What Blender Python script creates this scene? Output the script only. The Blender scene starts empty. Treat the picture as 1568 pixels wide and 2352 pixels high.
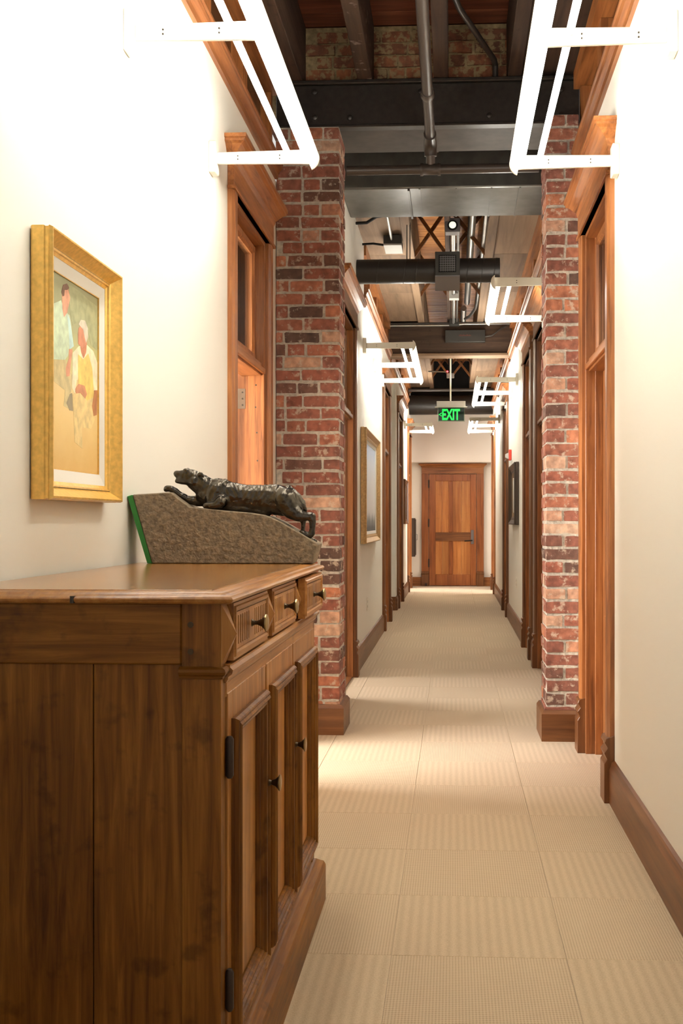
import bpy, bmesh, math, random
from mathutils import Vector, Matrix, noise
random.seed(7)
S = bpy.context.scene
C = S.collection
PI = math.pi

# ------------------------------------------------------------------ camera
IW, IH = 1568.0, 2352.0
FPX, EYE, YAW = 2480.0, 1.25, math.radians(3.0)
VX, VY = 1041.0, 1195.0
CX, CY = VX - FPX * math.tan(YAW), VY
cd = bpy.data.cameras.new('camera'); cam = bpy.data.objects.new('camera', cd); C.objects.link(cam)
cd.sensor_fit = 'VERTICAL'; cd.sensor_height = 36.0; cd.sensor_width = 24.0
cd.lens = FPX * 36.0 / IH
cd.shift_x = (IW / 2 - CX) / IH
cd.shift_y = (CY - IH / 2) / IH
cd.clip_start = 0.05
cam.location = (0, 0, EYE); cam.rotation_euler = (PI / 2, 0, YAW)
S.camera = cam
_F = (-math.sin(YAW), math.cos(YAW)); _R = (math.cos(YAW), math.sin(YAW))
def ray(u, v):
    a = (u - CX) / FPX
    return (_F[0] + a * _R[0], _F[1] + a * _R[1], (CY - v) / FPX)
def on_x(u, v, X):
    r = ray(u, v); t = X / r[0]; return Vector((X, t * r[1], EYE + t * r[2]))
def on_y(u, v, Y):
    r = ray(u, v); t = Y / r[1]; return Vector((t * r[0], Y, EYE + t * r[2]))

# ------------------------------------------------------------------ world, exposure
w = bpy.data.worlds.new('world'); S.world = w; w.use_nodes = True
w.node_tree.nodes['Background'].inputs[0].default_value = (1.0, 0.96, 0.90, 1)
w.node_tree.nodes['Background'].inputs[1].default_value = 0.42
S.view_settings.view_transform = 'Standard'; S.view_settings.look = 'None'
S.view_settings.gamma = 1.0; S.view_settings.use_curve_mapping = False
S.view_settings.exposure = 0.88
TUBE = 30.0
if hasattr(S, 'cycles'):
    S.cycles.max_bounces = 8; S.cycles.caustics_reflective = False; S.cycles.caustics_refractive = False
def area(name, loc, rot, sx, sy, power, col):
    l = bpy.data.lights.new(name, 'AREA'); l.shape = 'RECTANGLE'; l.size = sx; l.size_y = sy
    l.energy = power; l.color = col
    o = bpy.data.objects.new(name, l); C.objects.link(o); o.location = loc; o.rotation_euler = rot
    return o
# daylight from the office windows behind the two open doors on the left
area('office_window_daylight', (-3.3, 4.9, 1.6), (0, -PI / 2, 0), 1.6, 1.6, 190, (1.0, 0.95, 0.9))
area('office_window_daylight', (-3.1, 8.4, 1.6), (0, -PI / 2, 0), 1.6, 1.4, 70, (1.0, 0.97, 0.95))
area('office_window_daylight', (-2.4, 18.9, 1.6), (0, -PI / 2, 0), 1.6, 1.6, 70, (1.0, 0.96, 0.92))
area('office_window_daylight', (2.3, 18.5, 1.6), (0, PI / 2, 0), 1.6, 1.6, 70, (1.0, 0.96, 0.92))

# ------------------------------------------------------------------ materials
def nt(name):
    m = bpy.data.materials.new(name); m.use_nodes = True
    n = m.node_tree.nodes; b = n['Principled BSDF']
    return m, n, m.node_tree.links, b
def ramp(n, stops):
    r = n.new('ShaderNodeValToRGB'); e = r.color_ramp.elements
    e[0].position, e[0].color = stops[0][0], (*stops[0][1], 1)
    e[1].position, e[1].color = stops[1][0], (*stops[1][1], 1)
    for p, c in stops[2:]:
        q = e.new(p); q.color = (*c, 1)
    return r
def plain(name, col, rough=0.5, metal=0.0, bump=0.0, bscale=60, var=0.0):
    m, n, l, b = nt(name)
    b.inputs['Base Color'].default_value = (*col, 1); b.inputs['Roughness'].default_value = rough
    b.inputs['Metallic'].default_value = metal
    if bump or var:
        g = n.new('ShaderNodeNewGeometry'); t = n.new('ShaderNodeTexNoise')
        t.inputs['Scale'].default_value = bscale; t.inputs['Detail'].default_value = 6
        l.new(g.outputs['Position'], t.inputs['Vector'])
        if bump:
            bp = n.new('ShaderNodeBump'); bp.inputs['Strength'].default_value = bump; bp.inputs['Distance'].default_value = 0.01
            l.new(t.outputs['Fac'], bp.inputs['Height']); l.new(bp.outputs[0], b.inputs['Normal'])
        if var:
            r = ramp(n, [(0.3, tuple(c * (1 - var) for c in col)), (0.7, tuple(min(1, c * (1 + var)) for c in col))])
            l.new(t.outputs['Fac'], r.inputs[0]); l.new(r.outputs[0], b.inputs['Base Color'])
    return m
def wood(name, dark, mid, light, axis='Z', scale=1.0, rough=0.42, coat=0.15, wear=0.0, spec=0.35, wear_col=None):
    m, n, l, b = nt(name); b.inputs['Specular IOR Level'].default_value = spec
    g = n.new('ShaderNodeNewGeometry'); oi = n.new('ShaderNodeObjectInfo')
    ad = n.new('ShaderNodeVectorMath'); ad.operation = 'MULTIPLY_ADD'
    cb = n.new('ShaderNodeCombineXYZ')
    for i in range(3): l.new(oi.outputs['Random'], cb.inputs[i])
    l.new(cb.outputs[0], ad.inputs[0]); ad.inputs[1].default_value = (7.1, 5.3, 9.7); l.new(g.outputs['Position'], ad.inputs[2])
    mp = n.new('ShaderNodeMapping'); k = {'X': 0, 'Y': 1, 'Z': 2}[axis]
    sc = [26 * scale] * 3; sc[k] = 1.5 * scale; mp.inputs['Scale'].default_value = sc
    l.new(ad.outputs[0], mp.inputs['Vector'])
    t = n.new('ShaderNodeTexNoise'); t.inputs['Scale'].default_value = 1; t.inputs['Detail'].default_value = 5
    t.inputs['Distortion'].default_value = 0.6; t.inputs['Roughness'].default_value = 0.62
    l.new(mp.outputs[0], t.inputs['Vector'])
    mp2 = n.new('ShaderNodeMapping'); sc2 = [5 * scale] * 3; sc2[k] = 0.8 * scale; mp2.inputs['Scale'].default_value = sc2
    l.new(ad.outputs[0], mp2.inputs['Vector'])
    t2 = n.new('ShaderNodeTexNoise'); t2.inputs['Scale'].default_value = 1; t2.inputs['Detail'].default_value = 3
    l.new(mp2.outputs[0], t2.inputs['Vector'])
    mx = n.new('ShaderNodeMath'); mx.operation = 'MULTIPLY_ADD'; mx.inputs[1].default_value = 0.6
    mm = n.new('ShaderNodeMath'); mm.operation = 'MULTIPLY'; mm.inputs[1].default_value = 0.4
    l.new(t2.outputs['Fac'], mm.inputs[0]); l.new(t.outputs['Fac'], mx.inputs[0]); l.new(mm.outputs[0], mx.inputs[2])
    r = ramp(n, [(0.34, dark), (0.66, light), (0.5, mid)])
    l.new(mx.outputs[0], r.inputs[0])
    col = r.outputs[0]
    if wear:
        tw = n.new('ShaderNodeTexNoise'); tw.inputs['Scale'].default_value = 14; tw.inputs['Detail'].default_value = 8
        l.new(ad.outputs[0], tw.inputs['Vector'])
        rw = ramp(n, [(0.60, (0, 0, 0)), (0.70, (1, 1, 1))]); l.new(tw.outputs['Fac'], rw.inputs[0])
        mw = n.new('ShaderNodeMath'); mw.operation = 'MULTIPLY'; mw.inputs[1].default_value = wear; l.new(rw.outputs[0], mw.inputs[0])
        mxc = n.new('ShaderNodeMix'); mxc.data_type = 'RGBA'; l.new(mw.outputs[0], mxc.inputs[0]); l.new(col, mxc.inputs[6])
        mxc.inputs[7].default_value = tuple(wear_col or [c * 0.35 for c in dark]) + (1,)
        col = mxc.outputs[2]
    hv = n.new('ShaderNodeHueSaturation'); mr = n.new('ShaderNodeMapRange'); mr.inputs[3].default_value = 0.85; mr.inputs[4].default_value = 1.15
    l.new(oi.outputs['Random'], mr.inputs[0]); l.new(mr.outputs[0], hv.inputs['Value']); l.new(col, hv.inputs['Color'])
    l.new(hv.outputs[0], b.inputs['Base Color'])
    b.inputs['Roughness'].default_value = rough; b.inputs['Coat Weight'].default_value = coat; b.inputs['Coat Roughness'].default_value = 0.25
    bp = n.new('ShaderNodeBump'); bp.inputs['Strength'].default_value = 0.12; bp.inputs['Distance'].default_value = 0.004
    l.new(t.outputs['Fac'], bp.inputs['Height']); l.new(bp.outputs[0], b.inputs['Normal'])
    return m
def emit(name, col, s):
    m, n, l, b = nt(name)
    b.inputs['Base Color'].default_value = (0.9, 0.9, 0.88, 1)
    b.inputs['Emission Color'].default_value = (*col, 1); b.inputs['Emission Strength'].default_value = s
    return m
def glass(name, tint=(1, 1, 1), gloss=0.12):
    m = bpy.data.materials.new(name); m.use_nodes = True; n = m.node_tree.nodes; l = m.node_tree.links; n.clear()
    o = n.new('ShaderNodeOutputMaterial'); t = n.new('ShaderNodeBsdfTransparent'); g = n.new('ShaderNodeBsdfGlossy'); x = n.new('ShaderNodeMixShader')
    t.inputs[0].default_value = (*tint, 1); g.inputs['Roughness'].default_value = 0.03
    f = n.new('ShaderNodeFresnel'); f.inputs[0].default_value = 1.5
    l.new(f.outputs[0], x.inputs[0]); l.new(t.outputs[0], x.inputs[1]); l.new(g.outputs[0], x.inputs[2]); l.new(x.outputs[0], o.inputs[0])
    return m
def brick_mat(name, stops, smear, smear_col=(0.52, 0.41, 0.31)):
    m, n, l, b = nt(name)
    g = n.new('ShaderNodeNewGeometry'); oi = n.new('ShaderNodeObjectInfo')
    r = ramp(n, stops); l.new(oi.outputs['Random'], r.inputs[0])
    t = n.new('ShaderNodeTexNoise'); t.inputs['Scale'].default_value = 26; t.inputs['Detail'].default_value = 7; l.new(g.outputs['Position'], t.inputs['Vector'])
    mul = ramp(n, [(0.3, (0.55, 0.5, 0.48)), (0.7, (1.2, 1.15, 1.1))]); l.new(t.outputs['Fac'], mul.inputs[0])
    mx = n.new('ShaderNodeMix'); mx.data_type = 'RGBA'; mx.blend_type = 'MULTIPLY'; mx.inputs[0].default_value = 1
    l.new(r.outputs[0], mx.inputs[6]); l.new(mul.outputs[0], mx.inputs[7])
    t2 = n.new('ShaderNodeTexNoise'); t2.inputs['Scale'].default_value = 17; t2.inputs['Detail'].default_value = 9; t2.inputs['Roughness'].default_value = 0.68
    mp = n.new('ShaderNodeMapping'); mp.inputs['Location'].default_value = (3.7, 1.9, 5.5); l.new(g.outputs['Position'], mp.inputs[0]); l.new(mp.outputs[0], t2.inputs['Vector'])
    sm = ramp(n, [(smear, (0, 0, 0)), (smear + 0.07, (1, 1, 1))]); l.new(t2.outputs['Fac'], sm.inputs[0])
    ms = n.new('ShaderNodeMath'); ms.operation = 'MULTIPLY'; ms.inputs[1].default_value = 0.75; l.new(sm.outputs[0], ms.inputs[0])
    m2 = n.new('ShaderNodeMix'); m2.data_type = 'RGBA'; l.new(ms.outputs[0], m2.inputs[0]); l.new(mx.outputs[2], m2.inputs[6]); m2.inputs[7].default_value = smear_col + (1,)
    l.new(m2.outputs[2], b.inputs['Base Color']); b.inputs['Roughness'].default_value = 0.8
    bp = n.new('ShaderNodeBump'); bp.inputs['Strength'].default_value = 0.6; bp.inputs['Distance'].default_value = 0.006
    l.new(t2.outputs['Fac'], bp.inputs['Height']); l.new(bp.outputs[0], b.inputs['Normal'])
    return m
def carpet(name, kind):
    m, n, l, b = nt(name)
    g = n.new('ShaderNodeNewGeometry'); sp = n.new('ShaderNodeSeparateXYZ'); l.new(g.outputs['Position'], sp.inputs[0])
    def mth(op, a, bb=None):
        q = n.new('ShaderNodeMath'); q.operation = op
        for i, v in enumerate((a, bb)):
            if v is None: continue
            if isinstance(v, (int, float)): q.inputs[i].default_value = v
            else: l.new(v, q.inputs[i])
        return q.outputs[0]
    ns = n.new('ShaderNodeTexNoise'); ns.inputs['Scale'].default_value = 210; ns.inputs['Detail'].default_value = 3; l.new(g.outputs['Position'], ns.inputs['Vector'])
    nl = n.new('ShaderNodeTexNoise'); nl.inputs['Scale'].default_value = 40; nl.inputs['Detail'].default_value = 2; l.new(g.outputs['Position'], nl.inputs['Vector'])
    if kind == 'weave':
        sx = mth('SINE', mth('MULTIPLY', sp.outputs[0], 2 * PI / 0.0085)); sy = mth('SINE', mth('MULTIPLY', sp.outputs[1], 2 * PI / 0.0105))
        h = mth('ADD', mth('MULTIPLY', mth('ADD', sx, sy), 0.2), 0.5)
        h = mth('ADD', mth('MULTIPLY', h, 0.75), mth('MULTIPLY', ns.outputs['Fac'], 0.25))
    else:
        xw = mth('ADD', sp.outputs[0], mth('MULTIPLY', nl.outputs['Fac'], 0.012))
        sx = mth('SINE', mth('MULTIPLY', xw, 2 * PI / 0.030))
        h = mth('ADD', mth('MULTIPLY', sx, 0.15), 0.5)
        h = mth('ADD', mth('MULTIPLY', h, 0.5), mth('MULTIPLY', ns.outputs['Fac'], 0.5))
    a = (0.35, 0.25, 0.138) if kind == 'rib' else (0.36, 0.26, 0.145); c = (0.56, 0.43, 0.275)
    r = ramp(n, [(0.22, a), (0.62, c)]); l.new(h, r.inputs[0]); l.new(r.outputs[0], b.inputs['Base Color'])
    b.inputs['Roughness'].default_value = 0.95; b.inputs['Sheen Weight'].default_value = 0.2
    bp = n.new('ShaderNodeBump'); bp.inputs['Strength'].default_value = 0.5; bp.inputs['Distance'].default_value = 0.003
    l.new(h, bp.inputs['Height']); l.new(bp.outputs[0], b.inputs['Normal'])
    return m

M = {}
M['wall'] = plain('wall_paint', (0.84, 0.815, 0.735), 0.6, bump=0.03, bscale=180)
M['endwall'] = plain('end_wall_paint', (0.78, 0.71, 0.63), 0.6, bump=0.03, bscale=180)
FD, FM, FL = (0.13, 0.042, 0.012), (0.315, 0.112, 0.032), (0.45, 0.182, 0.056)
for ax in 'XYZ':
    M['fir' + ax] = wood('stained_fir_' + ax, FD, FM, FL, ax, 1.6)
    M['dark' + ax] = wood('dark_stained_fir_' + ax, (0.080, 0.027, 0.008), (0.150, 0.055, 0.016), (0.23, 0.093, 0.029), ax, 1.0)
    M['walnut' + ax] = wood('antique_walnut_' + ax, (0.070, 0.021, 0.002), (0.175, 0.062, 0.006), (0.29, 0.118, 0.016), ax, 2.0, rough=0.42, coat=0.04, wear=0.45, spec=0.22)
    M['pale' + ax] = wood('worn_walnut_' + ax, (0.20, 0.072, 0.013), (0.36, 0.148, 0.033), (0.50, 0.24, 0.065), ax, 2.0, rough=0.38, coat=0.1, wear=0.3, spec=0.3)
    M['rough' + ax] = wood('rough_sawn_' + ax, (0.030, 0.017, 0.011), (0.060, 0.034, 0.021), (0.105, 0.060, 0.037), ax, 0.8, rough=0.8, coat=0.0, wear=0.3)
    M['board' + ax] = wood('soffit_board_' + ax, (0.15, 0.095, 0.058), (0.235, 0.15, 0.09), (0.32, 0.21, 0.13), ax, 0.5, rough=0.75, coat=0.0)
    M['plank' + ax] = wood('ceiling_plank_' + ax, (0.24, 0.078, 0.022), (0.50, 0.20, 0.055), (0.68, 0.33, 0.115), ax, 0.9, rough=0.5, coat=0.1)
M['rustplank'] = wood('rust_plank', (0.08, 0.024, 0.012), (0.16, 0.05, 0.024), (0.25, 0.085, 0.04), 'X', 1.0, rough=0.6, coat=0.0)
M['steel'] = plain('painted_black_steel', (0.030, 0.025, 0.021), 0.42, 0.3, bump=0.1, bscale=30, var=0.25)
M['pipe'] = plain('painted_pipe', (0.060, 0.048, 0.040), 0.36, 0.15)
M['duct'] = plain('painted_sheet_metal', (0.15, 0.145, 0.132), 0.36, 0.75, bump=0.12, bscale=9, var=0.2)
M['darkduct'] = plain('dark_painted_sheet', (0.055, 0.045, 0.037), 0.55, 0.0, bump=0.08, bscale=9, var=0.25)
M['darkduct'].node_tree.nodes['Principled BSDF'].inputs['Specular IOR Level'].default_value = 0.2
M['blackduct'] = plain('black_spiral_duct', (0.022, 0.018, 0.015), 0.42, 0.25)
M['galv'] = plain('galvanised', (0.42, 0.41, 0.38), 0.35, 0.9)
M['black'] = plain('black_paint', (0.012, 0.011, 0.010), 0.6)
M['black'].node_tree.nodes['Principled BSDF'].inputs['Specular IOR Level'].default_value = 0.2
M['blackbox'] = plain('black_box', (0.030, 0.027, 0.022), 0.55)
M['white'] = plain('white_enamel', (0.86, 0.83, 0.72), 0.4)
M['screw'] = plain('dark_screw', (0.05, 0.04, 0.03), 0.5, 0.5)
M['grey'] = plain('light_grey_box', (0.55, 0.54, 0.5), 0.5)
M['mortar'] = plain('mortar', (0.46, 0.41, 0.34), 0.95, bump=0.8, bscale=45, var=0.25)
M['mortar_old'] = plain('old_mortar', (0.30, 0.215, 0.105), 0.95, bump=1.0, bscale=30, var=0.45)
M['brick'] = brick_mat('old_red_brick', [(0.0, (0.095, 0.055, 0.042)), (1.0, (0.56, 0.38, 0.27)), (0.14, (0.16, 0.075, 0.052)), (0.28, (0.25, 0.088, 0.058)), (0.45, (0.32, 0.108, 0.066)), (0.60, (0.24, 0.095, 0.066)), (0.75, (0.38, 0.140, 0.080)), (0.90, (0.47, 0.185, 0.095)), (0.95, (0.52, 0.32, 0.22))], 0.545)
M['brick_old'] = brick_mat('smeared_old_brick', [(0.0, (0.13, 0.055, 0.028)), (1.0, (0.36, 0.13, 0.05)), (0.5, (0.23, 0.085, 0.04))], 0.49, (0.36, 0.26, 0.12))
M['weave'] = carpet('carpet_weave', 'weave'); M['rib'] = carpet('carpet_rib', 'rib')
M['tube'] = emit('fluorescent_tube', (1.0, 0.962, 0.88), TUBE)
M['bronze'] = plain('dark_bronze', (0.075, 0.064, 0.050), 0.24, 0.9, bump=0.15, bscale=60, var=0.35)
M['green'] = plain('green_felt', (0.020, 0.17, 0.022), 0.7)
M['stone'] = plain('rough_bronze_base', (0.21, 0.158, 0.098), 0.75, 0.0, bump=0.7, bscale=75, var=0.35)
M['brass'] = plain('aged_brass', (0.38, 0.28, 0.13), 0.32, 0.95)
M['brassdark'] = plain('dark_brass', (0.075, 0.048, 0.024), 0.4, 0.8)
M['iron'] = plain('iron_hinge', (0.055, 0.038, 0.03), 0.55, 0.6)
M['hinge'] = plain('bronze_hinge', (0.15, 0.115, 0.09), 0.4, 0.8)
M['gold'] = plain('gold_leaf', (0.80, 0.50, 0.13), 0.30, 0.5, bump=0.06, bscale=70, var=0.14)
M['goldline'] = plain('dark_gilt_line', (0.20, 0.12, 0.055), 0.5, 0.3)
M['linen'] = plain('white_linen', (0.80, 0.77, 0.70), 0.85)
M['glass'] = glass('window_glass')
M['darkglass'] = plain('dark_window_glass', (0.045, 0.026, 0.016), 0.12)
M['reading'] = plain('grey_metal', (0.20, 0.19, 0.19), 0.4, 0.8)
M['red'] = plain('red_plastic', (0.72, 0.06, 0.035), 0.4)
M['exitgreen'] = emit('exit_green', (0.005, 0.80, 0.10), 0.55)
M['exitgreen'].node_tree.nodes['Principled BSDF'].inputs['Base Color'].default_value = (0.01, 0.25, 0.04, 1)
M['redled'] = emit('red_led', (1.0, 0.03, 0.04), 3.0)
M['spot'] = emit('spot_lens', (0.85, 0.95, 0.70), 0.45)
M['acrylic'] = glass('clear_acrylic', (0.80, 0.90, 0.80))
M['office'] = plain('office_wall_paint', (0.75, 0.70, 0.62), 0.7)
def shield_mat():
    m = bpy.data.materials.new('acrylic_diffuser'); m.use_nodes = True; n = m.node_tree.nodes; l = m.node_tree.links; n.clear()
    o = n.new('ShaderNodeOutputMaterial'); d = n.new('ShaderNodeBsdfDiffuse'); t = n.new('ShaderNodeBsdfTranslucent'); x = n.new('ShaderNodeMixShader')
    d.inputs[0].default_value = (0.9, 0.88, 0.82, 1); t.inputs[0].default_value = (0.95, 0.93, 0.88, 1); x.inputs[0].default_value = 0.45
    l.new(d.outputs[0], x.inputs[1]); l.new(t.outputs[0], x.inputs[2]); l.new(x.outputs[0], o.inputs[0])
    return m
M['shield'] = shield_mat()

# ------------------------------------------------------------------ mesh helpers
class MB:
    def __init__(s, T=None): s.v = []; s.f = []; s.T = T
    def add(s, vs, fs):
        k = len(s.v); s.v += [tuple(p) for p in vs]; s.f += [tuple(i + k for i in q) for q in fs]; return s
    def box(s, x0, x1, y0, y1, z0, z1):
        return s.add([(x0, y0, z0), (x1, y0, z0), (x1, y1, z0), (x0, y1, z0), (x0, y0, z1), (x1, y0, z1), (x1, y1, z1), (x0, y1, z1)],
                     [(0, 3, 2, 1), (4, 5, 6, 7), (0, 1, 5, 4), (1, 2, 6, 5), (2, 3, 7, 6), (3, 0, 4, 7)])
    def prism(s, poly, axis, a, b):
        n = len(poly)
        def P(p, t):
            return {'X': (t, p[0], p[1]), 'Y': (p[0], t, p[1]), 'Z': (p[0], p[1], t)}[axis]
        return s.add([P(p, a) for p in poly] + [P(p, b) for p in poly],
                     [tuple(range(n)), tuple(range(2 * n - 1, n - 1, -1))] + [(i, (i + 1) % n, n + (i + 1) % n, n + i) for i in range(n)])
    def loft(s, rings, cap=True):
        n = len(rings[0]); vs = [p for r in rings for p in r]; fs = []
        for k in range(len(rings) - 1):
            for i in range(n):
                j = (i + 1) % n; fs.append((k * n + i, k * n + j, (k + 1) * n + j, (k + 1) * n + i))
        if cap:
            fs.append(tuple(range(n))); fs.append(tuple(range((len(rings) - 1) * n, len(rings) * n)))
        return s.add(vs, fs)
    def tube(s, pts, r, n=10, cap=True):
        pts = [Vector(p) for p in pts]; rr = r if isinstance(r, (list, tuple)) else [r] * len(pts); rings = []
        up = None
        for i, p in enumerate(pts):
            d = (pts[min(i + 1, len(pts) - 1)] - pts[max(i - 1, 0)]).normalized()
            if up is None: up = d.orthogonal().normalized()
            up = (up - d * up.dot(d)); up = up.normalized() if up.length > 1e-6 else d.orthogonal().normalized()
            q = d.cross(up)
            rings.append([p + (up * math.cos(2 * PI * k / n) + q * math.sin(2 * PI * k / n)) * rr[i] for k in range(n)])
        return s.loft(rings, cap)
    def frame(s, y0, y1, z0, z1, prof):          # closed profile [(inset, u)] swept round a rectangle, in (u, y, z)
        m = len(prof); vs = []
        for (i, u) in prof:
            vs += [(u, y0 + i, z0 + i), (u, y1 - i, z0 + i), (u, y1 - i, z1 - i), (u, y0 + i, z1 - i)]
        fs = []
        for k in range(m):
            kk = (k + 1) % m
            for c in range(4):
                d = (c + 1) % 4; fs.append((k * 4 + c, k * 4 + d, kk * 4 + d, kk * 4 + c))
        return s.add(vs, fs)
    def build(s, name, mat, parent=None, bevel=0.0, smooth=False, seg=1, data_only=False):
        me = bpy.data.meshes.new(name); vs = [s.T(*p) for p in s.v] if s.T else s.v
        me.from_pydata(vs, [], s.f)
        bm = bmesh.new(); bm.from_mesh(me); bmesh.ops.recalc_face_normals(bm, faces=bm.faces)
        if smooth:
            for f in bm.faces: f.smooth = True
        bm.to_mesh(me); bm.free()
        me.materials.append(M[mat] if isinstance(mat, str) else mat)
        if data_only: return me
        o = bpy.data.objects.new(name, me); C.objects.link(o); o.parent = parent
        if bevel:
            md = o.modifiers.new('bevel', 'BEVEL'); md.width = bevel; md.segments = seg; md.limit_method = 'ANGLE'
        if smooth and hasattr(me, 'set_sharp_from_angle'):
            me.set_sharp_from_angle(angle=math.radians(45))
        return o
def tag(o, label, cat, group=None, kind=None):
    o['label'] = label; o['category'] = cat
    if group: o['group'] = group
    if kind: o['kind'] = kind
    return o
def empty(name, loc, label, cat, group=None, kind=None):
    o = bpy.data.objects.new(name, None); C.objects.link(o); o.location = loc; o.empty_display_size = 0.05
    return tag(o, label, cat, group, kind)
def adopt(root):      # children were built in world coordinates
    bpy.context.view_layer.update()
def E0(name, label, cat, group=None, kind=None):
    return empty(name, (0, 0, 0), label, cat, group, kind)
def link_parts(root, loc):
    """move an origin-based root to its base without moving its world-space parts"""
    root.location = loc
    for ch in root.children: ch.matrix_parent_inverse = Matrix.Translation(Vector(loc)).inverted()

# ================================================================== THE ROOM
XL, XF, XR = -1.04, -0.80, 0.71       # left wall near, left wall beyond the pillar, right wall
WT = 0.16                             # wall thickness
YB, YE, YH = -1.2, 20.55, 20.1
ZT, ZC, ZS = 3.24, 4.21, 3.72         # wall head trim, plank ceiling, soffit boards
# doors: (n, side, wall, y0, y1) outer casing edges
CW = 0.12
DOORS = [(1, -1, XL, 4.93, 6.04), (2, 1, XR, 4.81, 5.96), (3, -1, XF, 7.43, 8.68), (4, 1, XR, 8.08, 9.29), (5, 1, XR, 9.70, 10.77),
         (6, -1, XF, 12.13, 13.40), (7, 1, XR, 13.96, 15.15), (8, -1, XF, 15.28, 16.68), (9, -1, XF, 18.72, 19.98), (10, 1, XR, 18.30, 19.55)]
ZO = 2.78      # opening head
def wall_boxes(mb, xa, xb, y0, y1, z1, ops):
    y = y0
    for (a, b) in sorted(ops):
        mb.box(xa, xb, y, a, 0, z1); mb.box(xa, xb, a, b, ZO, z1); y = b
    mb.box(xa, xb, y, y1, 0, z1)
ops = lambda X: [(d[3] + CW, d[4] - CW) for d in DOORS if d[2] == X]
mb = MB(); wall_boxes(mb, XL - WT, XL, YB, 6.60, ZT, ops(XL))
tag(mb.build('wall_left_near', 'wall'), 'cream painted left wall behind the sideboard and gold framed painting', 'wall', kind='structure')
mb = MB()
# beyond the pillar: full-height wall to 9.63, then head trim and clerestory; the side passage opens at 13.46..14.95
wall_boxes(mb, XF - WT, XF, 6.60, 9.63, ZS, [o for o in ops(XF) if o[0] < 9.6])
wall_boxes(mb, XF - WT, XF, 9.63, 13.46, ZT, [o for o in ops(XF) if 9.6 < o[0] < 13.4])
wall_boxes(mb, XF - WT, XF, 14.95, YE, ZT, [o for o in ops(XF) if o[0] > 15])
mb.box(XF - 1.3, XF - WT, 14.95, 15.10, 0, ZT); mb.box(XF - 1.3, XF - WT, 13.30, 13.46, 0, ZT); mb.box(XF - 1.46, XF - 1.3, 13.30, 15.10, 0, ZT)
mb.box(XF - 1.3, XF, 13.46, 14.95, ZT - 0.02, ZT + 0.1)
tag(mb.build('wall_left_far', 'wall'), 'cream painted left wall beyond the brick pillar with doors and paintings', 'wall', kind='structure')
mb = MB(); wall_boxes(mb, XR, XR + WT, YB, YE, ZT, ops(XR))
tag(mb.build('wall_right', 'wall'), 'cream painted right wall running the length of the hall', 'wall', kind='structure')
mb = MB(); mb.box(XF - WT, XR + WT, YE, YE + 0.15, 0, ZC); mb.box(XF, XR, YH, YE, 2.335, ZC)
tag(mb.build('wall_end', 'endwall'), 'pale end wall with dropped header above the closed wooden door', 'wall', kind='structure')
# offices behind the open doors
for nm, xa, xb, y0, y1, lab in (('wall_office_near', -3.4, XL - WT, 3.5, 6.80, 'plain walls of the office behind the open door near the pillar'),
                                ('wall_office_far', -3.2, XF - WT, 7.0, 11.5, 'plain walls of the office behind the second left door'),
                                ('wall_office_last_left', -2.5, XF - WT, 17.2, 20.4, 'plain walls of the office behind the last left door'),
                                ('wall_office_last_right', 2.4, XR + WT, 17.0, 20.4, 'plain walls of the office behind the last right door')):
    if xa > 0: xa, xb = xb, xa
    ws = xa if xa < 0 else xb
    mb = MB(); mb.box(min(ws, ws + (0.1 if ws > 0 else -0.1)), max(ws, ws + (0.1 if ws > 0 else -0.1)), y0, y1, 0, 3.2); mb.box(xa, xb, y0 - 0.1, y0, 0, 3.2); mb.box(xa, xb, y1, y1 + 0.1, 0, 3.2); mb.box(xa, xb, y0 - 0.1, y1 + 0.1, 3.2, 3.3)
    tag(mb.build(nm, 'office'), lab, 'wall', kind='structure')
# dark rooms behind the closed doors
mb = MB()
for (n, s, X, y0, y1) in DOORS:
    if n in (1, 3, 9, 10): continue
    a, b = (X + WT + 0.25, X + WT + 0.3) if s > 0 else (X - WT - 0.3, X - WT - 0.25)
    mb.box(a, b, y0, y1, 0, ZT)
    xa, xb = (X + WT, a) if s > 0 else (b, X - WT)
    mb.box(xa, xb, y0 - 0.02, y0, 0, ZT); mb.box(xa, xb, y1, y1 + 0.02, 0, ZT); mb.box(xa, xb, y0, y1, ZT - 0.05, ZT)
tag(mb.build('wall_rooms_behind_doors', 'darkZ'), 'dim wood lined rooms glimpsed through the transom panes', 'wall', kind='structure')

# floor and carpet tiles
mb = MB(); mb.box(-3.4, 2.5, YB, YE + 0.1, -0.08, -0.003)
floor = tag(mb.build('floor', 'weave'), 'beige carpet tile floor of the long hallway', 'floor', kind='structure')
TX0, TY0, TS = -1.178, 2.1, 0.5
tile_me = {}
for k in ('weave', 'rib'):
    t = MB(); g = 0.0006
    t.loft([[(g, g, -0.004), (TS - g, g, -0.004), (TS - g, TS - g, -0.004), (g, TS - g, -0.004)],
            [(g, g, -0.001), (TS - g, g, -0.001), (TS - g, TS - g, -0.001), (g, TS - g, -0.001)],
            [(g + .001, g + .001, 0), (TS - g - .001, g + .001, 0), (TS - g - .001, TS - g - .001, 0), (g + .001, TS - g - .001, 0)]])
    tile_me[k] = t.build('carpet_tile', k, data_only=True)
for j in range(37):
    for i in range(4):
        o = bpy.data.objects.new('carpet_tile', tile_me['weave' if (i + j) % 2 else 'rib']); C.objects.link(o); o.parent = floor
        o.location = (TX0 + i * TS, TY0 + j * TS, 0)

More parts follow.
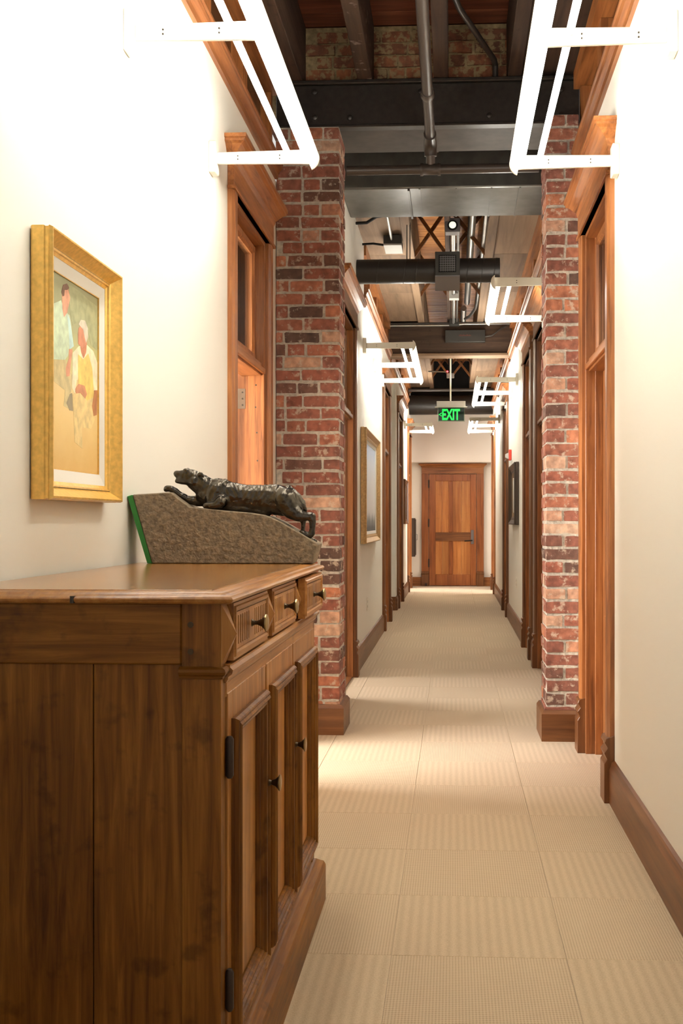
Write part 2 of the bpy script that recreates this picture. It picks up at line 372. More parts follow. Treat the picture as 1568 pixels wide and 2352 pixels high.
# baseboards (one per wall run, cut at the doors)
def base_run(name, X, s, runs, label):
    T = lambda u, y, z: (X - s * u, y, z); m = MB(T)
    for (a, b) in runs:
        m.prism([(0, 0), (0.024, 0), (0.024, 0.150), (0.012, 0.185), (0.0, 0.19)], 'Y', a, b)
    return tag(m.build(name, 'darkY'), label, 'baseboard', kind='structure')
base_run('baseboard_left_near', XL, -1, [(YB, 4.93), (6.04, 6.25)], 'stained wood baseboard along the near left wall')
base_run('baseboard_right', XR, 1, [(YB, 4.81), (5.96, 6.14), (6.5, 8.08), (9.29, 9.70), (10.77, 13.96), (15.15, 18.30), (19.55, YE)], 'stained wood baseboard along the right wall')
m_ = base_run('baseboard_left_far', XF, -1, [(6.63, 7.43), (8.68, 12.13), (13.40, 13.46), (14.95, 15.28), (16.68, 18.72), (19.98, YE)], 'stained wood baseboard along the far left wall')
mb = MB(); mb.box(XF - 0.9, XF, 14.926, 14.95, 0, 0.19)
tag(mb.build('baseboard_passage', 'darkX'), 'short dark baseboard facing the camera beside the side passage', 'baseboard', kind='structure')
mb = MB(); mb.box(XF, -0.60, YE - 0.024, YE, 0, 0.17); mb.box(0.58, XR, YE - 0.024, YE, 0, 0.17)
tag(mb.build('baseboard_end', 'firX'), 'orange wood baseboard on either side of the end door', 'baseboard', kind='structure')

# ------------------------------------------------------------------ doors
def block_profile():
    return [(0, 0), (0.046, 0), (0.046, 0.175), (0.034, 0.195), (0.046, 0.222), (0.030, 0.245), (0.044, 0.268), (0.038, 0.285), (0.0, 0.30)]
def door_leaf(T, parent, y0, y1, z0, z1, u0, u1, handle_y=None):
    lf = MB(T); sw = 0.11
    lf.box(u0, u1, y0, y0 + sw, z0, z1); lf.box(u0, u1, y1 - sw, y1, z0, z1)
    ym = (y0 + y1) / 2
    for (a, b) in ((z0, z0 + 0.22), (z0 + 0.80, z0 + 0.98), (z1 - 0.13, z1)): lf.box(u0, u1, y0 + sw, y1 - sw, a, b)
    for (a, b) in ((z0 + 0.22, z0 + 0.80), (z0 + 0.98, z1 - 0.13)): lf.box(u0, u1, ym - 0.045, ym + 0.045, a, b)
    leaf = lf.build('door_leaf', 'firZ', parent, 0.003)
    for (a, b) in ((z0 + 0.22, z0 + 0.80), (z0 + 0.98, z1 - 0.13)):
        for (c, d) in ((y0 + sw, ym - 0.045), (ym + 0.045, y1 - sw)):
            pn = MB(T); um = (u0 + u1) / 2
            pn.box(um - 0.008, um + 0.008, c, d, a, b); pn.build('panel', 'firZ', leaf)
    return leaf
def lever(T, leaf, u, y, z, s=1):
    h = MB(T); h.box(u, u + 0.012, y - 0.022, y + 0.022, z - 0.06, z + 0.20)
    h.tube([(u, y, z), (u + 0.05, y, z), (u + 0.055, y - s * 0.12, z)], 0.010, 8)
    return h.build('handle', 'reading', leaf, 0.001)
def door_unit(n, s, X, y0, y1):
    T = lambda u, y, z: (X - s * u, y, z)
    where = {1: 'open stained wood doorway with transom just behind the panther sculpture', 2: 'stained wood doorway with transom beside the right brick pillar',
             3: 'doorway with cornice on the left just beyond the left brick pillar', 4: 'dark doorway half hidden behind the right brick pillar',
             5: 'right doorway with wood cornice just past the half hidden one', 6: 'left doorway just before the side passage',
             7: 'right doorway beside the red fire alarm', 8: 'left doorway just after the side passage',
             9: 'last left doorway before the end wall', 10: 'last right doorway before the end wall'}[n]
    root = E0('door_%d' % n, where, 'door', kind='structure')
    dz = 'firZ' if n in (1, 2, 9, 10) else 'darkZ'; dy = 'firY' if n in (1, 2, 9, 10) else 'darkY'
    a, b = y0 + CW, y1 - CW
    for (p, q) in ((y0, a), (b, y1)):
        c = MB(T); c.prism([(0, p), (0.020, p), (0.026, p + 0.02), (0.030, p + 0.03), (0.030, q - 0.03), (0.022, q - 0.015), (0.022, q), (0, q)], 'Z', 0.28, ZO)
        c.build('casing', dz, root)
        k = MB(T); k.prism(block_profile(), 'Y', p - 0.004, q + 0.004); k.build('plinth_block', 'darkZ', root, 0.002)
    hb = MB(T); hb.box(0, 0.030, y0, y1, ZO, 2.915); hb.box(0, 0.040, y0 - 0.008, y1 + 0.008, ZO, ZO + 0.016); hb.build('head_board', dy, root, 0.002)
    cr = MB(T); rings = []
    for (u, z) in ((0.030, 2.905), (0.036, 2.92), (0.040, 2.935), (0.048, 2.942), (0.056, 2.952), (0.075, 2.972), (0.092, 2.98), (0.092, 2.992), (0.10, 2.995), (0.10, 3.012)):
        e = u - 0.030
        rings.append([(0, y0 - e, z), (u, y0 - e, z), (u, y1 + e, z), (0, y1 + e, z)])
    cr.loft(rings); cr.build('cornice', 'firY', root)
    lw = WT + 0.005
    for (p, q) in ((a - 0.001, a + 0.022), (b - 0.022, b + 0.001)):
        j = MB(T); j.box(-lw, 0.004, p, q, 0, ZO); j.build('jamb', 'firZ', root, 0.002)
        j = MB(T); sp = (q, q + 0.014) if q < (a + b) / 2 else (p - 0.014, p); j.box(-0.085, 0.002 if n == 1 else -0.045, sp[0], sp[1], 0, ZO - 0.02); j.build('door_stop', dz, root, 0.002)
    hd = MB(T); hd.box(-lw, 0.004, a, b, ZO - 0.022, ZO); hd.build('head_jamb', dy, root)
    tb = MB(T); tb.box(-0.13, -0.012, a + 0.02, b - 0.02, 2.045, 2.115); tb.box(-0.012, 0.006, a + 0.02, b - 0.02, 2.055, 2.085); tb.build('transom_bar', dy, root, 0.003)
    sw = 0.055
    ts = MB(lambda u, y, z: T(u, y, z)); ts.frame(a + 0.022, b - 0.022, 2.115, ZO - 0.022, [(0, -0.055), (0.012, -0.045), (sw - 0.012, -0.045), (sw, -0.058), (sw, -0.085), (0, -0.085)])
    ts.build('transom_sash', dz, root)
    gl = MB(T); gl.box(-0.072, -0.066, a + 0.022 + sw, b - 0.022 - sw, 2.115 + sw, ZO - 0.022 - sw); gl.build('transom_pane', 'glass', root)
    if n == 1:
        # leaf swung 90 degrees into the office, hinged on the far jamb
        T2 = lambda u, y, z: (X - WT - 0.02 - (y), b - 0.075 + u, z)
        lf = door_leaf(T2, root, 0.0, b - a - 0.05, 0.012, 2.04, 0.0, 0.044)
        for z in (1.92, 1.05, 0.22):
            h = MB(); h.tube([(X - WT - 0.010, b - 0.034, z - 0.062), (X - WT - 0.010, b - 0.034, z + 0.062)], 0.008, 10)
            h.box(X - WT, X - WT + 0.055, b - 0.0245, b - 0.0215, z - 0.055, z + 0.055)
            hh = h.build('hinge', 'hinge', root)
            for q in (-0.035, 0, 0.035):
                sc = MB(); sc.tube([(X - WT + 0.04, b - 0.0265, z + q), (X - WT + 0.04, b - 0.0245, z + q)], 0.005, 8); sc.build('screw', 'screw', hh)
        for i in range(11):
            z = 2.0 - i * 0.135 + random.uniform(-0.02, 0.02); xx = X - 0.035 + random.uniform(-0.012, 0.012)
            q = MB(); q.tube([(xx, b - 0.0372, z), (xx, b - 0.0355, z)], 0.0045, 8); q.build('nail_hole', 'screw', root)
    elif n in (3, 9, 10):
        T2 = lambda u, y, z: (X + s * (WT + 0.02 + y), b - 0.06 + u, z)
        door_leaf(T2, root, 0.0, b - a - 0.05, 0.012, 2.04, 0.0, 0.044)
        th = MB(T); th.box(-WT, 0.0, a, b, -0.003, 0.012); th.build('threshold', 'darkY', root)
    else:
        lf = door_leaf(T, root, a + 0.024, b - 0.024, 0.012, 2.045, -0.125, -0.085)
        if n > 2: lever(T, lf, -0.085, b - 0.09, 0.95)
    link_parts(root, (X, (y0 + y1) / 2, 0))
for d in DOORS: door_unit(*d)

# end door in its wide casing
root = E0('door_11', 'closed orange fir four panel door in the end wall', 'door', kind='structure')
M['leafwood'] = wood('fir_frame_darkened', (0.13, 0.036, 0.009), (0.26, 0.078, 0.019), (0.36, 0.125, 0.034), 'Z', 0.9, rough=0.32, coat=0.3)  # frame toned darker than the panels, contrast painted in place of recess shading
Te = lambda u, y, z: (y, YE - u, z)
dx0, dx1 = -0.463, 0.432
for (p, q) in ((dx0 - 0.145, dx0 - 0.004), (dx1 + 0.004, dx1 + 0.145)):
    c = MB(Te); c.box(0, 0.045, p + 0.004, q - 0.004, 0.28, 2.135); c.build('casing', 'leafwood', root, 0.004)
    k = MB(Te); k.box(0, 0.060, p, q, 0, 0.225); k.box(0, 0.066, p - 0.004, q + 0.004, 0.225, 0.245); k.box(0, 0.060, p, q, 0.245, 0.28); k.build('plinth_block', 'darkZ', root, 0.004)
hb = MB(Te); hb.box(0, 0.048, dx0 - 0.14, dx1 + 0.14, 2.135, 2.255); hb.build('head_board', 'firX', root, 0.003)
cr = MB(Te); rings = []
for (u, z) in ((0.048, 2.25), (0.062, 2.265), (0.07, 2.28), (0.095, 2.30), (0.105, 2.305), (0.105, 2.325)):
    e = u - 0.048; rings.append([(0, dx0 - 0.14 - e, z), (u, dx0 - 0.14 - e, z), (u, dx1 + 0.14 + e, z), (0, dx1 + 0.14 + e, z)])
cr.loft(rings); cr.build('cornice', 'firX', root)
lf = MB(Te); z1 = 2.125; zm0, zm1 = 0.855, 1.02; s1, s2 = dx0 + 0.125, dx1 - 0.115; xm = -0.045
lf.box(0.005, 0.045, dx0, s1, 0.01, z1); lf.box(0.005, 0.045, s2, dx1, 0.01, z1)
lf.box(0.005, 0.045, s1, s2, z1 - 0.13, z1); lf.box(0.005, 0.045, s1, s2, 0.01, 0.225)
lf.box(0.005, 0.045, xm - 0.045, xm + 0.035, 0.225, zm0); lf.box(0.005, 0.045, xm - 0.045, xm + 0.035, zm1, z1 - 0.13)
leaf = lf.build('door_leaf', 'leafwood', root, 0.006)
lk = MB(Te); lk.box(0.005, 0.046, s1, s2, zm0, zm1); lk.build('lock_rail', 'darkX', leaf, 0.003)
M['panelwood'] = wood('fir_panel_lightened', (0.25, 0.080, 0.018), (0.41, 0.150, 0.037), (0.53, 0.230, 0.066), 'Z', 0.7, rough=0.3, coat=0.4, wear=0.12)  # panels lightened so the recess reads under frontal light; shading put into the colour
for (a, b) in ((0.225, zm0), (zm1, z1 - 0.13)):
    for (p, q) in ((s1, xm - 0.045), (xm + 0.035, s2)):
        m3 = (p + q) / 2
        for (r0, r1) in ((p, m3 - 0.001), (m3 + 0.001, q)):
            pn = MB(Te); pn.box(0.015, 0.028, r0, r1, a, b); pn.build('panel_board', 'panelwood', leaf)
h = MB(Te); hy = dx1 - 0.075; h.box(0.045, 0.058, hy - 0.027, hy + 0.027, 0.80, 1.065); h.build('handle_plate', 'reading', leaf, 0.003)
h = MB(Te); h.tube([(0.05, hy - 0.005, 0.868), (0.105, hy - 0.005, 0.868), (0.11, hy - 0.15, 0.858)], 0.012, 8); h.build('lever_handle', 'black', leaf)
for z in (0.44, 1.20, 1.94):
    h = MB(Te); h.tube([(0.05, dx0 - 0.004, z - 0.075), (0.05, dx0 - 0.004, z + 0.075)], 0.014, 8); h.build('hinge', 'iron', root)
st = MB(Te); st.box(0.060, 0.075, dx0 - 0.075, dx0 - 0.035, 0.01, 0.06); st.tube([(0.07, dx0 - 0.055, 0.035), (0.13, dx0 - 0.055, 0.035)], 0.012, 8); st.build('door_stop', 'iron', root)
link_parts(root, (0, YE, 0))

# ------------------------------------------------------------------ head trim and clerestory
TRIM = [(0, 0), (0.018, 0), (0.020, 0.030), (0.028, 0.034), (0.024, 0.042), (0.036, 0.050), (0.042, 0.064), (0.040, 0.074), (0.048, 0.079), (0.048, 0.092), (0.0, 0.092)]
M['trimwood'] = wood('shaded_fir_trim', (0.11, 0.037, 0.012), (0.23, 0.082, 0.026), (0.33, 0.130, 0.042), 'Y', 1.6)  # fir darkened in colour to stand for the weaker light up here
def trim_run(n, X, s, a, b, label):
    T = lambda u, y, z: (X - s * u, y, ZT + z); m = MB(T); m.prism(TRIM, 'Y', a, b)
    return tag(m.build('trim_%d' % n, 'trimwood'), label, 'trim', kind='structure')
trim_run(1, XL, -1, YB, 6.26, 'moulded wood head trim along the near left wall')
trim_run(2, XR, 1, YB, 6.14, 'moulded wood head trim along the near right wall')
trim_run(3, XF, -1, 9.63, 13.38, 'moulded wood head trim left of the black duct')
trim_run(4, XR, 1, 6.48, 13.38, 'moulded wood head trim right of the black duct')
trim_run(5, XF, -1, 13.60, 18.6, 'moulded wood head trim on the left beyond the brown beam')
trim_run(6, XR, 1, 13.60, YH, 'moulded wood head trim on the right beyond the brown beam')
def clerestory(n, X, s, a, b, ztop, label, mat='firZ'):
    T = lambda u, y, z: (X - s * u, y, z)
    root = E0('window_%d' % n, label, 'window', kind='structure')
    r = MB(T); r.box(-0.10, -0.03, a, b, ZT + 0.05, ZT + 0.13); r.build('bottom_rail', 'firY', root)
    r = MB(T); r.box(-0.10, 0.02, a, b, ztop - 0.10, ztop); r.build('top_rail', 'firY', root)
    k = max(1, round((b - a) / 0.85)); st = (b - a) / k
    for i in range(k + 1):
        y = a + i * st
        p = MB(T); p.box(-0.10, -0.015, max(a, y - 0.06), min(b, y + 0.06), ZT + 0.10, ztop - 0.10); p.build('post', mat, root, 0.003)
        if i < k:
            g = MB(T); g.box(-0.085, -0.075, y + 0.06, y + st - 0.06, ZT + 0.13, ztop - 0.10); g.build('pane', 'darkglass', root)
    bk = MB(T); bk.box(-0.16, -0.10, a, b, ZT, ZC); bk.build('backing', 'darkZ', root)
    link_parts(root, (X, (a + b) / 2, ZT))
clerestory(1, XL, -1, YB, 6.26, 3.83, 'wood framed clerestory of dark panes above the near left wall')
clerestory(2, XR, 1, YB, 6.26, 3.83, 'wood framed clerestory of dark panes above the near right wall')
clerestory(3, XF, -1, 9.63, 13.38, ZS, 'wood framed clerestory above the left wall before the brown beam')
clerestory(4, XR, 1, 6.48, 13.38, ZS, 'wood framed clerestory above the right wall before the brown beam')
clerestory(5, XF, -1, 13.60, YH, ZS, 'wood framed clerestory above the left wall beyond the brown beam')
clerestory(6, XR, 1, 13.60, YH, ZS, 'wood framed clerestory above the right wall beyond the brown beam')

# ------------------------------------------------------------------ brick
def brick_meshes(mat, k=6):
    out = []
    for i in range(k):
        m = MB(); j = lambda: random.uniform(-0.03, 0.03)
        n = 3; rings = []
        # irregular box: side rings with a slightly waisted, chipped outline
        for z, ins in ((-0.5, 0.03), (-0.40, 0.0), (0.40, 0.0), (0.5, 0.03)):
            ring = []
            for (x, y) in ((-.5, -.5), (-.17, -.5), (.17, -.5), (.5, -.5), (.5, .5), (-.5, .5)):
                sx = 1 - ins * 1.2
                ring.append(((x + j() * 0.6) * sx, (y + j() * 0.22) * (1 - ins * .3), z + j() * 1.6))
            rings.append(ring)
        m.loft(rings); out.append(m.build('brick', mat, data_only=True))
    return out
BM = brick_meshes('brick'); BO = brick_meshes('brick_old')
def brick(parent, x0, x1, y0, y1, z0, z1, meshes=None):
    o = bpy.data.objects.new('brick', random.choice(meshes or BM)); C.objects.link(o); o.parent = parent
    o.location = ((x0 + x1) / 2, (y0 + y1) / 2, (z0 + z1) / 2)
    fl = random.choice((1, -1))
    o.scale = ((x1 - x0) * fl, y1 - y0, (z1 - z0))
    o.rotation_euler = (random.uniform(-.01, .01), random.uniform(-.012, .012), random.uniform(-.01, .01))
    return o
def pillar(label, xin, xout, y0, y1, zt, core_mat='mortar'):
    """xin = free corner side, xout = side against the wall"""
    sgn = 1 if xout > xin else -1
    lo, hi = min(xin, xout), max(xin, xout)
    root = E0('brick_pillar', label, 'pillar', kind='structure')
    e = 0.004
    m = MB(); n = 24
    m.box(lo + e, hi - e, y0 + e, y1 - e, 0.0, zt); m.build('mortar_core', core_mat, root)
    ch = 0.0745; k = int((zt - 0.12) / ch); z = zt - k * ch; J = 0.0145
    P = lambda a, b: (min(xin + sgn * a, xin + sgn * b), max(xin + sgn * a, xin + sgn * b))
    W, D = abs(xout - xin), y1 - y0
    for c in range(k):
        za, zb = z + c * ch + J / 2 + random.uniform(-.003, .003), z + (c + 1) * ch - J / 2 + random.uniform(-.003, .003)
        long_front = (c % 2 == 0)
        if random.random() < 0.12: long_front = not long_front
        lf = (0.205 if long_front else 0.100) + random.uniform(-0.018, 0.018)
        ls = (0.100 if long_front else 0.205) + random.uniform(-0.01, 0.01)
        lf = min(lf, W - 0.004)
        pr = lambda: random.uniform(-0.003, 0.004)
        a, b = P(-pr(), lf); brick(root, a, b, y0 - pr(), y0 + ls, za, zb)
        p = lf + J
        while p < W - 0.03:
            L = random.choice((0.2, 0.2, 0.2, 0.1, 0.1)) + random.uniform(-0.015, 0.015)
            q = min(p + L, W - 0.003)
            if W - q < 0.035: q = W - 0.003
            a, b = P(p, q); brick(root, a, b, y0 - pr(), y0 + 0.09, za, zb); p = q + J
        p = ls + J
        while p < D - 0.03:
            L = random.choice((0.2, 0.1)) + random.uniform(-0.012, 0.012); q = min(p + L, D - 0.003)
            if D - q < 0.035: q = D - 0.003
            a, b = P(-pr(), 0.085); brick(root, a, b, y0 + p, y0 + q, za, zb); p = q + J
    bb = MB(); t = 0.028; zb = 0.175
    rings = []
    for (o, zz) in ((t, 0), (t, zb - 0.02), (t - 0.014, zb), (0.0, zb)):
        xa, xb = (lo - (o if sgn > 0 else 0), hi + (o if sgn < 0 else 0))
        rings.append([(xa, y0 - o, zz), (xb, y0 - o, zz), (xb, y1 + o, zz), (xa, y1 + o, zz)])
    bb.loft(rings); bb.build('base_board', 'darkX', root)
    link_parts(root, ((lo + hi) / 2, (y0 + y1) / 2, 0))
pillar('left red brick pillar behind the sideboard', -0.665, XL, 6.28, 6.60, 3.55)
pillar('right red brick pillar against the right wall', 0.525, XR, 6.16, 6.48, 3.55)
# brick wall above the steel beam
root = E0('wall_upper_brick', 'smeared old brick wall between the joists above the black steel beam', 'wall', kind='structure')
mb = MB(); mb.box(-1.14, 0.85, 6.46, 6.62, 3.72, ZC); mb.build('mortar_core', 'mortar_old', root)
z = 3.735; r_ = 0
while z < ZC - 0.03:
    x = -0.90 + (0.1 if r_ % 2 else 0.0) + random.uniform(-0.02, 0.02)
    while x < 0.46:
        L = 0.2 + random.uniform(-0.03, 0.02)
        if random.random() < 0.25: L = 0.1
        if not (0.06 < x + L / 2 < 0.16 and 3.86 < z < 4.0):
            brick(root, x, x + L - 0.012, 6.446 + random.uniform(-.006, .006), 6.53, z + 0.006, z + 0.068, BO)
        x += L
    z += 0.0745; r_ += 1
link_parts(root, (0, 6.5, 3.55))

# ------------------------------------------------------------------ ceiling
root = E0('ceiling', 'exposed timber ceiling of planks, joists and cross braces', 'ceiling', kind='structure')
for i in range(22):                           # planks that can be told apart, near the brick wall
    y = 6.455 - (i + 1) * 0.088
    p = MB(); p.box(-1.2, 0.9, y + 0.0015, y + 0.0865, ZC + random.uniform(0, 0.004), ZC + 0.03); p.build('plank', 'rustplank', root)
mb = MB(); mb.box(-1.2, 0.9, YB, 6.455 - 22 * 0.088, ZC, ZC + 0.03); mb.box(-1.4, 1.0, YB, YE + 0.1, ZC + 0.03, ZC + 0.08); mb.build('deck', 'rustplank', root)
dk = MB(); y = 8.0
while y < YH:
    dk.box(-1.0, 0.9, y + 0.0015, y + 0.0665, ZC - 0.002 + random.uniform(-.002, .002), ZC + 0.03); y += 0.068
o = dk.build('plank_rows', 'plankX', root); o['kind'] = 'stuff'
mb = MB(); mb.box(-1.0, 0.9, 6.62, 8.0, ZC, ZC + 0.03); mb.build('dark_deck', 'black', root)  # deck coloured black to stand for the unlit void between the ducts
M['flaked'] = wood('flaking_joist', (0.030, 0.017, 0.011), (0.060, 0.034, 0.021), (0.105, 0.060, 0.037), 'Y', 0.8, rough=0.8, coat=0.0, wear=0.8, wear_col=(0.34, 0.26, 0.21))
def joist(x0, x1, y0, y1, z0, mat='roughY'):
    m = MB(); m.box(x0, x1, y0, y1, z0, ZC); m.build('joist', mat, root, 0.004)
for (a, b) in ((-1.04, -0.885), (-0.56, -0.475), (-0.115, -0.03), (0.315, 0.395)): joist(a, b, YB, 6.45, 3.825, 'flaked' if a == -0.56 else 'roughY')
m = MB(); m.box(0.40, 0.80, YB, 6.45, 3.85, 3.87); m.build('soffit_board', 'roughY', root)
m = MB(); m.box(-1.14, -1.04, YB, 6.45, 3.84, 3.86); m.build('soffit_board', 'roughY', root)
for (ya, yb) in ((8.38, 13.40), (13.60, YH)):
    for (a, b) in ((-0.44, -0.36), (0.29, 0.37)): joist(a, b, ya, yb, ZS - 0.02, 'boardY')
    joist(-0.075, -0.03, ya, yb, ZS - 0.01)
    L = yb - ya; k = 3
    for i in range(k):
        q0, q1 = ya + L * i / k, ya + L * (i + 1) / k - 0.006
        m = MB(); m.box(XF - 0.1, -0.442, q0, q1, ZS, ZS + 0.022); m.build('soffit_board', 'boardY', root)
        m = MB(); m.box(0.372, XR + 0.1, q0, q1, ZS, ZS + 0.022); m.build('soffit_board', 'boardY', root)
for Y in (10.1, 11.9, 17.2, 18.7):
    for (a, b) in ((-0.36, -0.075), (-0.03, 0.29)):
        for flip in (0, 1):
            za, zb = (3.74, 4.15) if flip else (4.15, 3.74)
            m = MB(); dx = 0.028; yy = Y + (0.02 if flip else -0.02)
            m.add([(a, yy - .018, za - dx), (b, yy - .018, zb - dx), (b, yy - .018, zb + dx), (a, yy - .018, za + dx), (a, yy + .018, za - dx), (b, yy + .018, zb - dx), (b, yy + .018, zb + dx), (a, yy + .018, za + dx)],
                  [(0, 1, 2, 3), (7, 6, 5, 4), (0, 4, 5, 1), (1, 5, 6, 2), (2, 6, 7, 3), (3, 7, 4, 0)])
            m.build('cross_brace', 'darkX', root)
link_parts(root, (0, 8, ZC))

# ------------------------------------------------------------------ beams, ducts, pipes
root = E0('steel_beam', 'black riveted steel beam spanning between the two brick pillars', 'beam', kind='structure')
mb = MB(); mb.box(XL, XR + 0.02, 6.30, 6.35, 3.565, 3.80); mb.build('web', 'steel', root, 0.004)
mb = MB(); mb.box(XL, XR + 0.02, 6.275, 6.45, 3.80, 3.822); mb.build('top_flange', 'steel', root, 0.004)
mb = MB(); mb.box(XL, XR + 0.02, 6.29, 6.36, 3.55, 3.565); mb.build('bottom_flange', 'steel', root, 0.003)
for (u, v) in ((722, 212), (722, 270), (803, 270), (1123, 265), (966, 210), (1288, 205), (1288, 264)):
    p = on_y(u, v, 6.30); r = MB(); r.tube([(p.x, 6.302, p.z), (p.x, 6.294, p.z), (p.x, 6.290, p.z)], [0.018, 0.016, 0.008], 10); r.build('rivet', 'steel', root, smooth=True)
link_parts(root, (0, 6.36, 3.55))
root = E0('wood_beam', 'brown timber beam carrying the exit sign', 'beam', kind='structure')
mb = MB(); mb.box(XF, XR, 13.40, 13.60, 3.315, 3.685); mb.build('web', 'roughX', root, 0.004)
mb = MB(); mb.box(XF - 0.06, XR + 0.02, 13.36, 13.62, 3.285, 3.315); mb.build('bottom_flange', 'boardX', root, 0.003)
mb = MB(); mb.tube([(XF, 13.385, 3.665), (0.05, 13.385, 3.665), (0.12, 13.385, 3.68), (XR, 13.385, 3.68)], 0.016, 8); mb.build('conduit', 'galv', root, smooth=True)
mb = MB(); mb.tube([(XF, 13.385, 3.69), (XR, 13.385, 3.695)], 0.012, 8); mb.build('conduit', 'pipe', root, smooth=True)
link_parts(root, (0, 13.5, 3.3))
# flat ducts behind the steel beam
def flat_duct(name, y0, y1, z0, z1, mat, label, seams):
    root = E0(name, label, 'duct')
    b = MB(); b.box(XF, XR, y0, y1, z0, z1); b.build('duct_body', mat, root, 0.012, seg=2)
    for x in seams:
        s = MB(); s.box(x - 0.006, x + 0.006, y0 + 0.01, y1 - 0.01, z0 - 0.005, z0); s.build('seam', mat, root)
    if y0 > 7:
        mb = MB(); mb.box(-0.325, -0.31, y0 + 0.01, y1 - 0.005, z0 - 0.015, z0); mb.build('strap', 'pipe', root)
    link_parts(root, (0, (y0 + y1) / 2, z0))
flat_duct('air_duct', 6.48, 6.955, 3.62, 3.715, 'darkduct', 'dull brown sheet metal duct just behind the black steel beam', [-0.10])
flat_duct('air_duct', 7.64, 8.37, 3.60, 4.0, 'duct', 'broad grey sheet metal duct with seams across the hall', [-0.24, 0.02, 0.27, 0.47])
# sprinkler pipes
root = E0('sprinkler_pipe', 'dark sprinkler pipe running under the black steel beam to a tee', 'pipe')
px = -0.135
mb = MB(); mb.tube([(px, YB, 3.475), (px, 6.30, 3.475)], 0.029, 14); mb.build('main_pipe', 'pipe', root, smooth=True)
mb = MB(); mb.tube([(px, 5.60, 3.475), (px, 5.615, 3.475), (px, 5.65, 3.475), (px, 5.665, 3.475)], [0.033, 0.038, 0.038, 0.033], 14); mb.build('coupling', 'pipe', root, smooth=True)
mb = MB(); mb.tube([(px, 6.22, 3.475), (px, 6.29, 3.475), (px, 6.335, 3.462), (px, 6.36, 3.43), (px, 6.365, 3.395)], [0.037, 0.038, 0.040, 0.038, 0.037], 14); mb.build('elbow', 'pipe', root, smooth=True)
mb = MB(); mb.tube([(px, 6.365, 3.42), (px, 6.365, 3.32)], 0.027, 14); mb.build('drop_pipe', 'galv', root, smooth=True)
mb = MB(); mb.tube([(-0.63, 6.365, 3.318), (px, 6.365, 3.318), (0.50, 6.365, 3.318)], 0.028, 14); mb.build('cross_pipe', 'pipe', root, smooth=True)
mb = MB(); mb.tube([(px - 0.06, 6.365, 3.318), (px - 0.045, 6.365, 3.318), (px - 0.04, 6.365, 3.318), (px + 0.04, 6.365, 3.318), (px + 0.045, 6.365, 3.318), (px + 0.06, 6.365, 3.318)], [0.038, 0.038, 0.033, 0.033, 0.038, 0.038], 14)
mb.build('tee', 'pipe', root, smooth=True)
link_parts(root, (px, 6.3, 3.3))
mb = MB(); mb.tube([(0.0, YB, 3.95), (0.0, 5.55, 3.95), (0.03, 5.68, 3.94), (0.235, 6.30, 3.93), (0.245, 6.37, 3.93), (0.247, 6.385, 3.86)], 0.017, 10)
tag(mb.build('conduit', 'pipe', smooth=True), 'thin dark conduit bending across the upper brick wall', 'conduit')

# black spiral duct with grille
root = E0('spiral_duct', 'black round spiral duct with a square air grille', 'duct')
yd, zd, rd = 8.95, 3.315, 0.10
mb = MB(); mb.tube([(XF, yd, zd), (0.38, yd, zd)], rd, 32); mb.build('duct_body', 'blackduct', root, smooth=True)
for x in (-0.62, -0.40, -0.30, -0.10, 0.12, 0.24, 0.34):
    m = MB(); pts = [(x + 0.03 * math.sin(a) * 0.5, yd + (rd + 0.001) * math.cos(a), zd + (rd + 0.001) * math.sin(a)) for a in [2 * PI * i / 24 for i in range(25)]]
    m.tube(pts, 0.0028, 5); m.build('seam', 'blackduct', root)
m = MB(); gx0, gx1, gy = -0.150, 0.052, yd - 0.125
m.box(gx0, gx1, gy, yd - 0.02, 3.245, 3.445)
m.build('grille_box', 'blackbox', root, 0.003)
m = MB(); m.add([(gx0, gy - 0.002, 3.25), (gx1, gy - 0.002, 3.25), (gx1, gy + 0.10, 3.155), (gx0, gy + 0.10, 3.155), (gx0, gy - 0.002, 3.24), (gx1, gy - 0.002, 3.24), (gx1, gy + 0.10, 3.145), (gx0, gy + 0.10, 3.145)],
      [(0, 1, 2, 3), (7, 6, 5, 4), (0, 4, 5, 1), (1, 5, 6, 2), (2, 6, 7, 3), (3, 7, 4, 0)]); m.build('grille_tray', 'reading', root)
m = MB(); m.frame(gx0 + 0.03, gx1 - 0.03, 3.275, 3.415, [(0, 0), (0.0, 0.006), (0.008, 0.006), (0.008, 0)]); m.T = lambda u, y, z: (y, gy - u, z); m.build('grille_frame', 'black', root)
for i in range(7):
    x = gx0 + 0.045 + i * 0.0187; q = MB(); q.box(x, x + 0.004, gy - 0.006, gy - 0.001, 3.28, 3.41); q.build('grille_bar', 'reading', root)
for i in range(7):
    z = 3.29 + i * 0.0187; q = MB(); q.box(gx0 + 0.036, gx1 - 0.036, gy - 0.005, gy - 0.002, z, z + 0.004); q.build('grille_bar', 'reading', root)
for x in (-0.385, -0.36):
    m = MB(); m.tube([(x, yd, zd + rd - 0.01), (x, yd, ZS)], 0.004, 6); m.build('hanger_rod', 'black', root)
link_parts(root, (-0.2, yd, zd - rd))
# far black duct
root = E0('spiral_duct', 'large black round duct in front of the end wall', 'duct')
mb = MB(); mb.tube([(XF, 19.55, 3.335), (XR, 19.55, 3.335)], 0.175, 32); mb.build('duct_body', 'blackduct', root, smooth=True)
mb = MB(); mb.tube([(XF, 19.30, 3.575), (XR, 19.30, 3.575)], 0.03, 10); mb.build('side_pipe', 'pipe', root, smooth=True)
link_parts(root, (0, 19.55, 3.16))
mb = MB(); mb.box(XF, XR, YH - 0.02, YH - 0.001, 3.42, ZC - 0.01)
tag(mb.build('wall_end_upper', 'black'), 'black painted upper part of the end wall behind the large duct', 'wall', kind='structure')
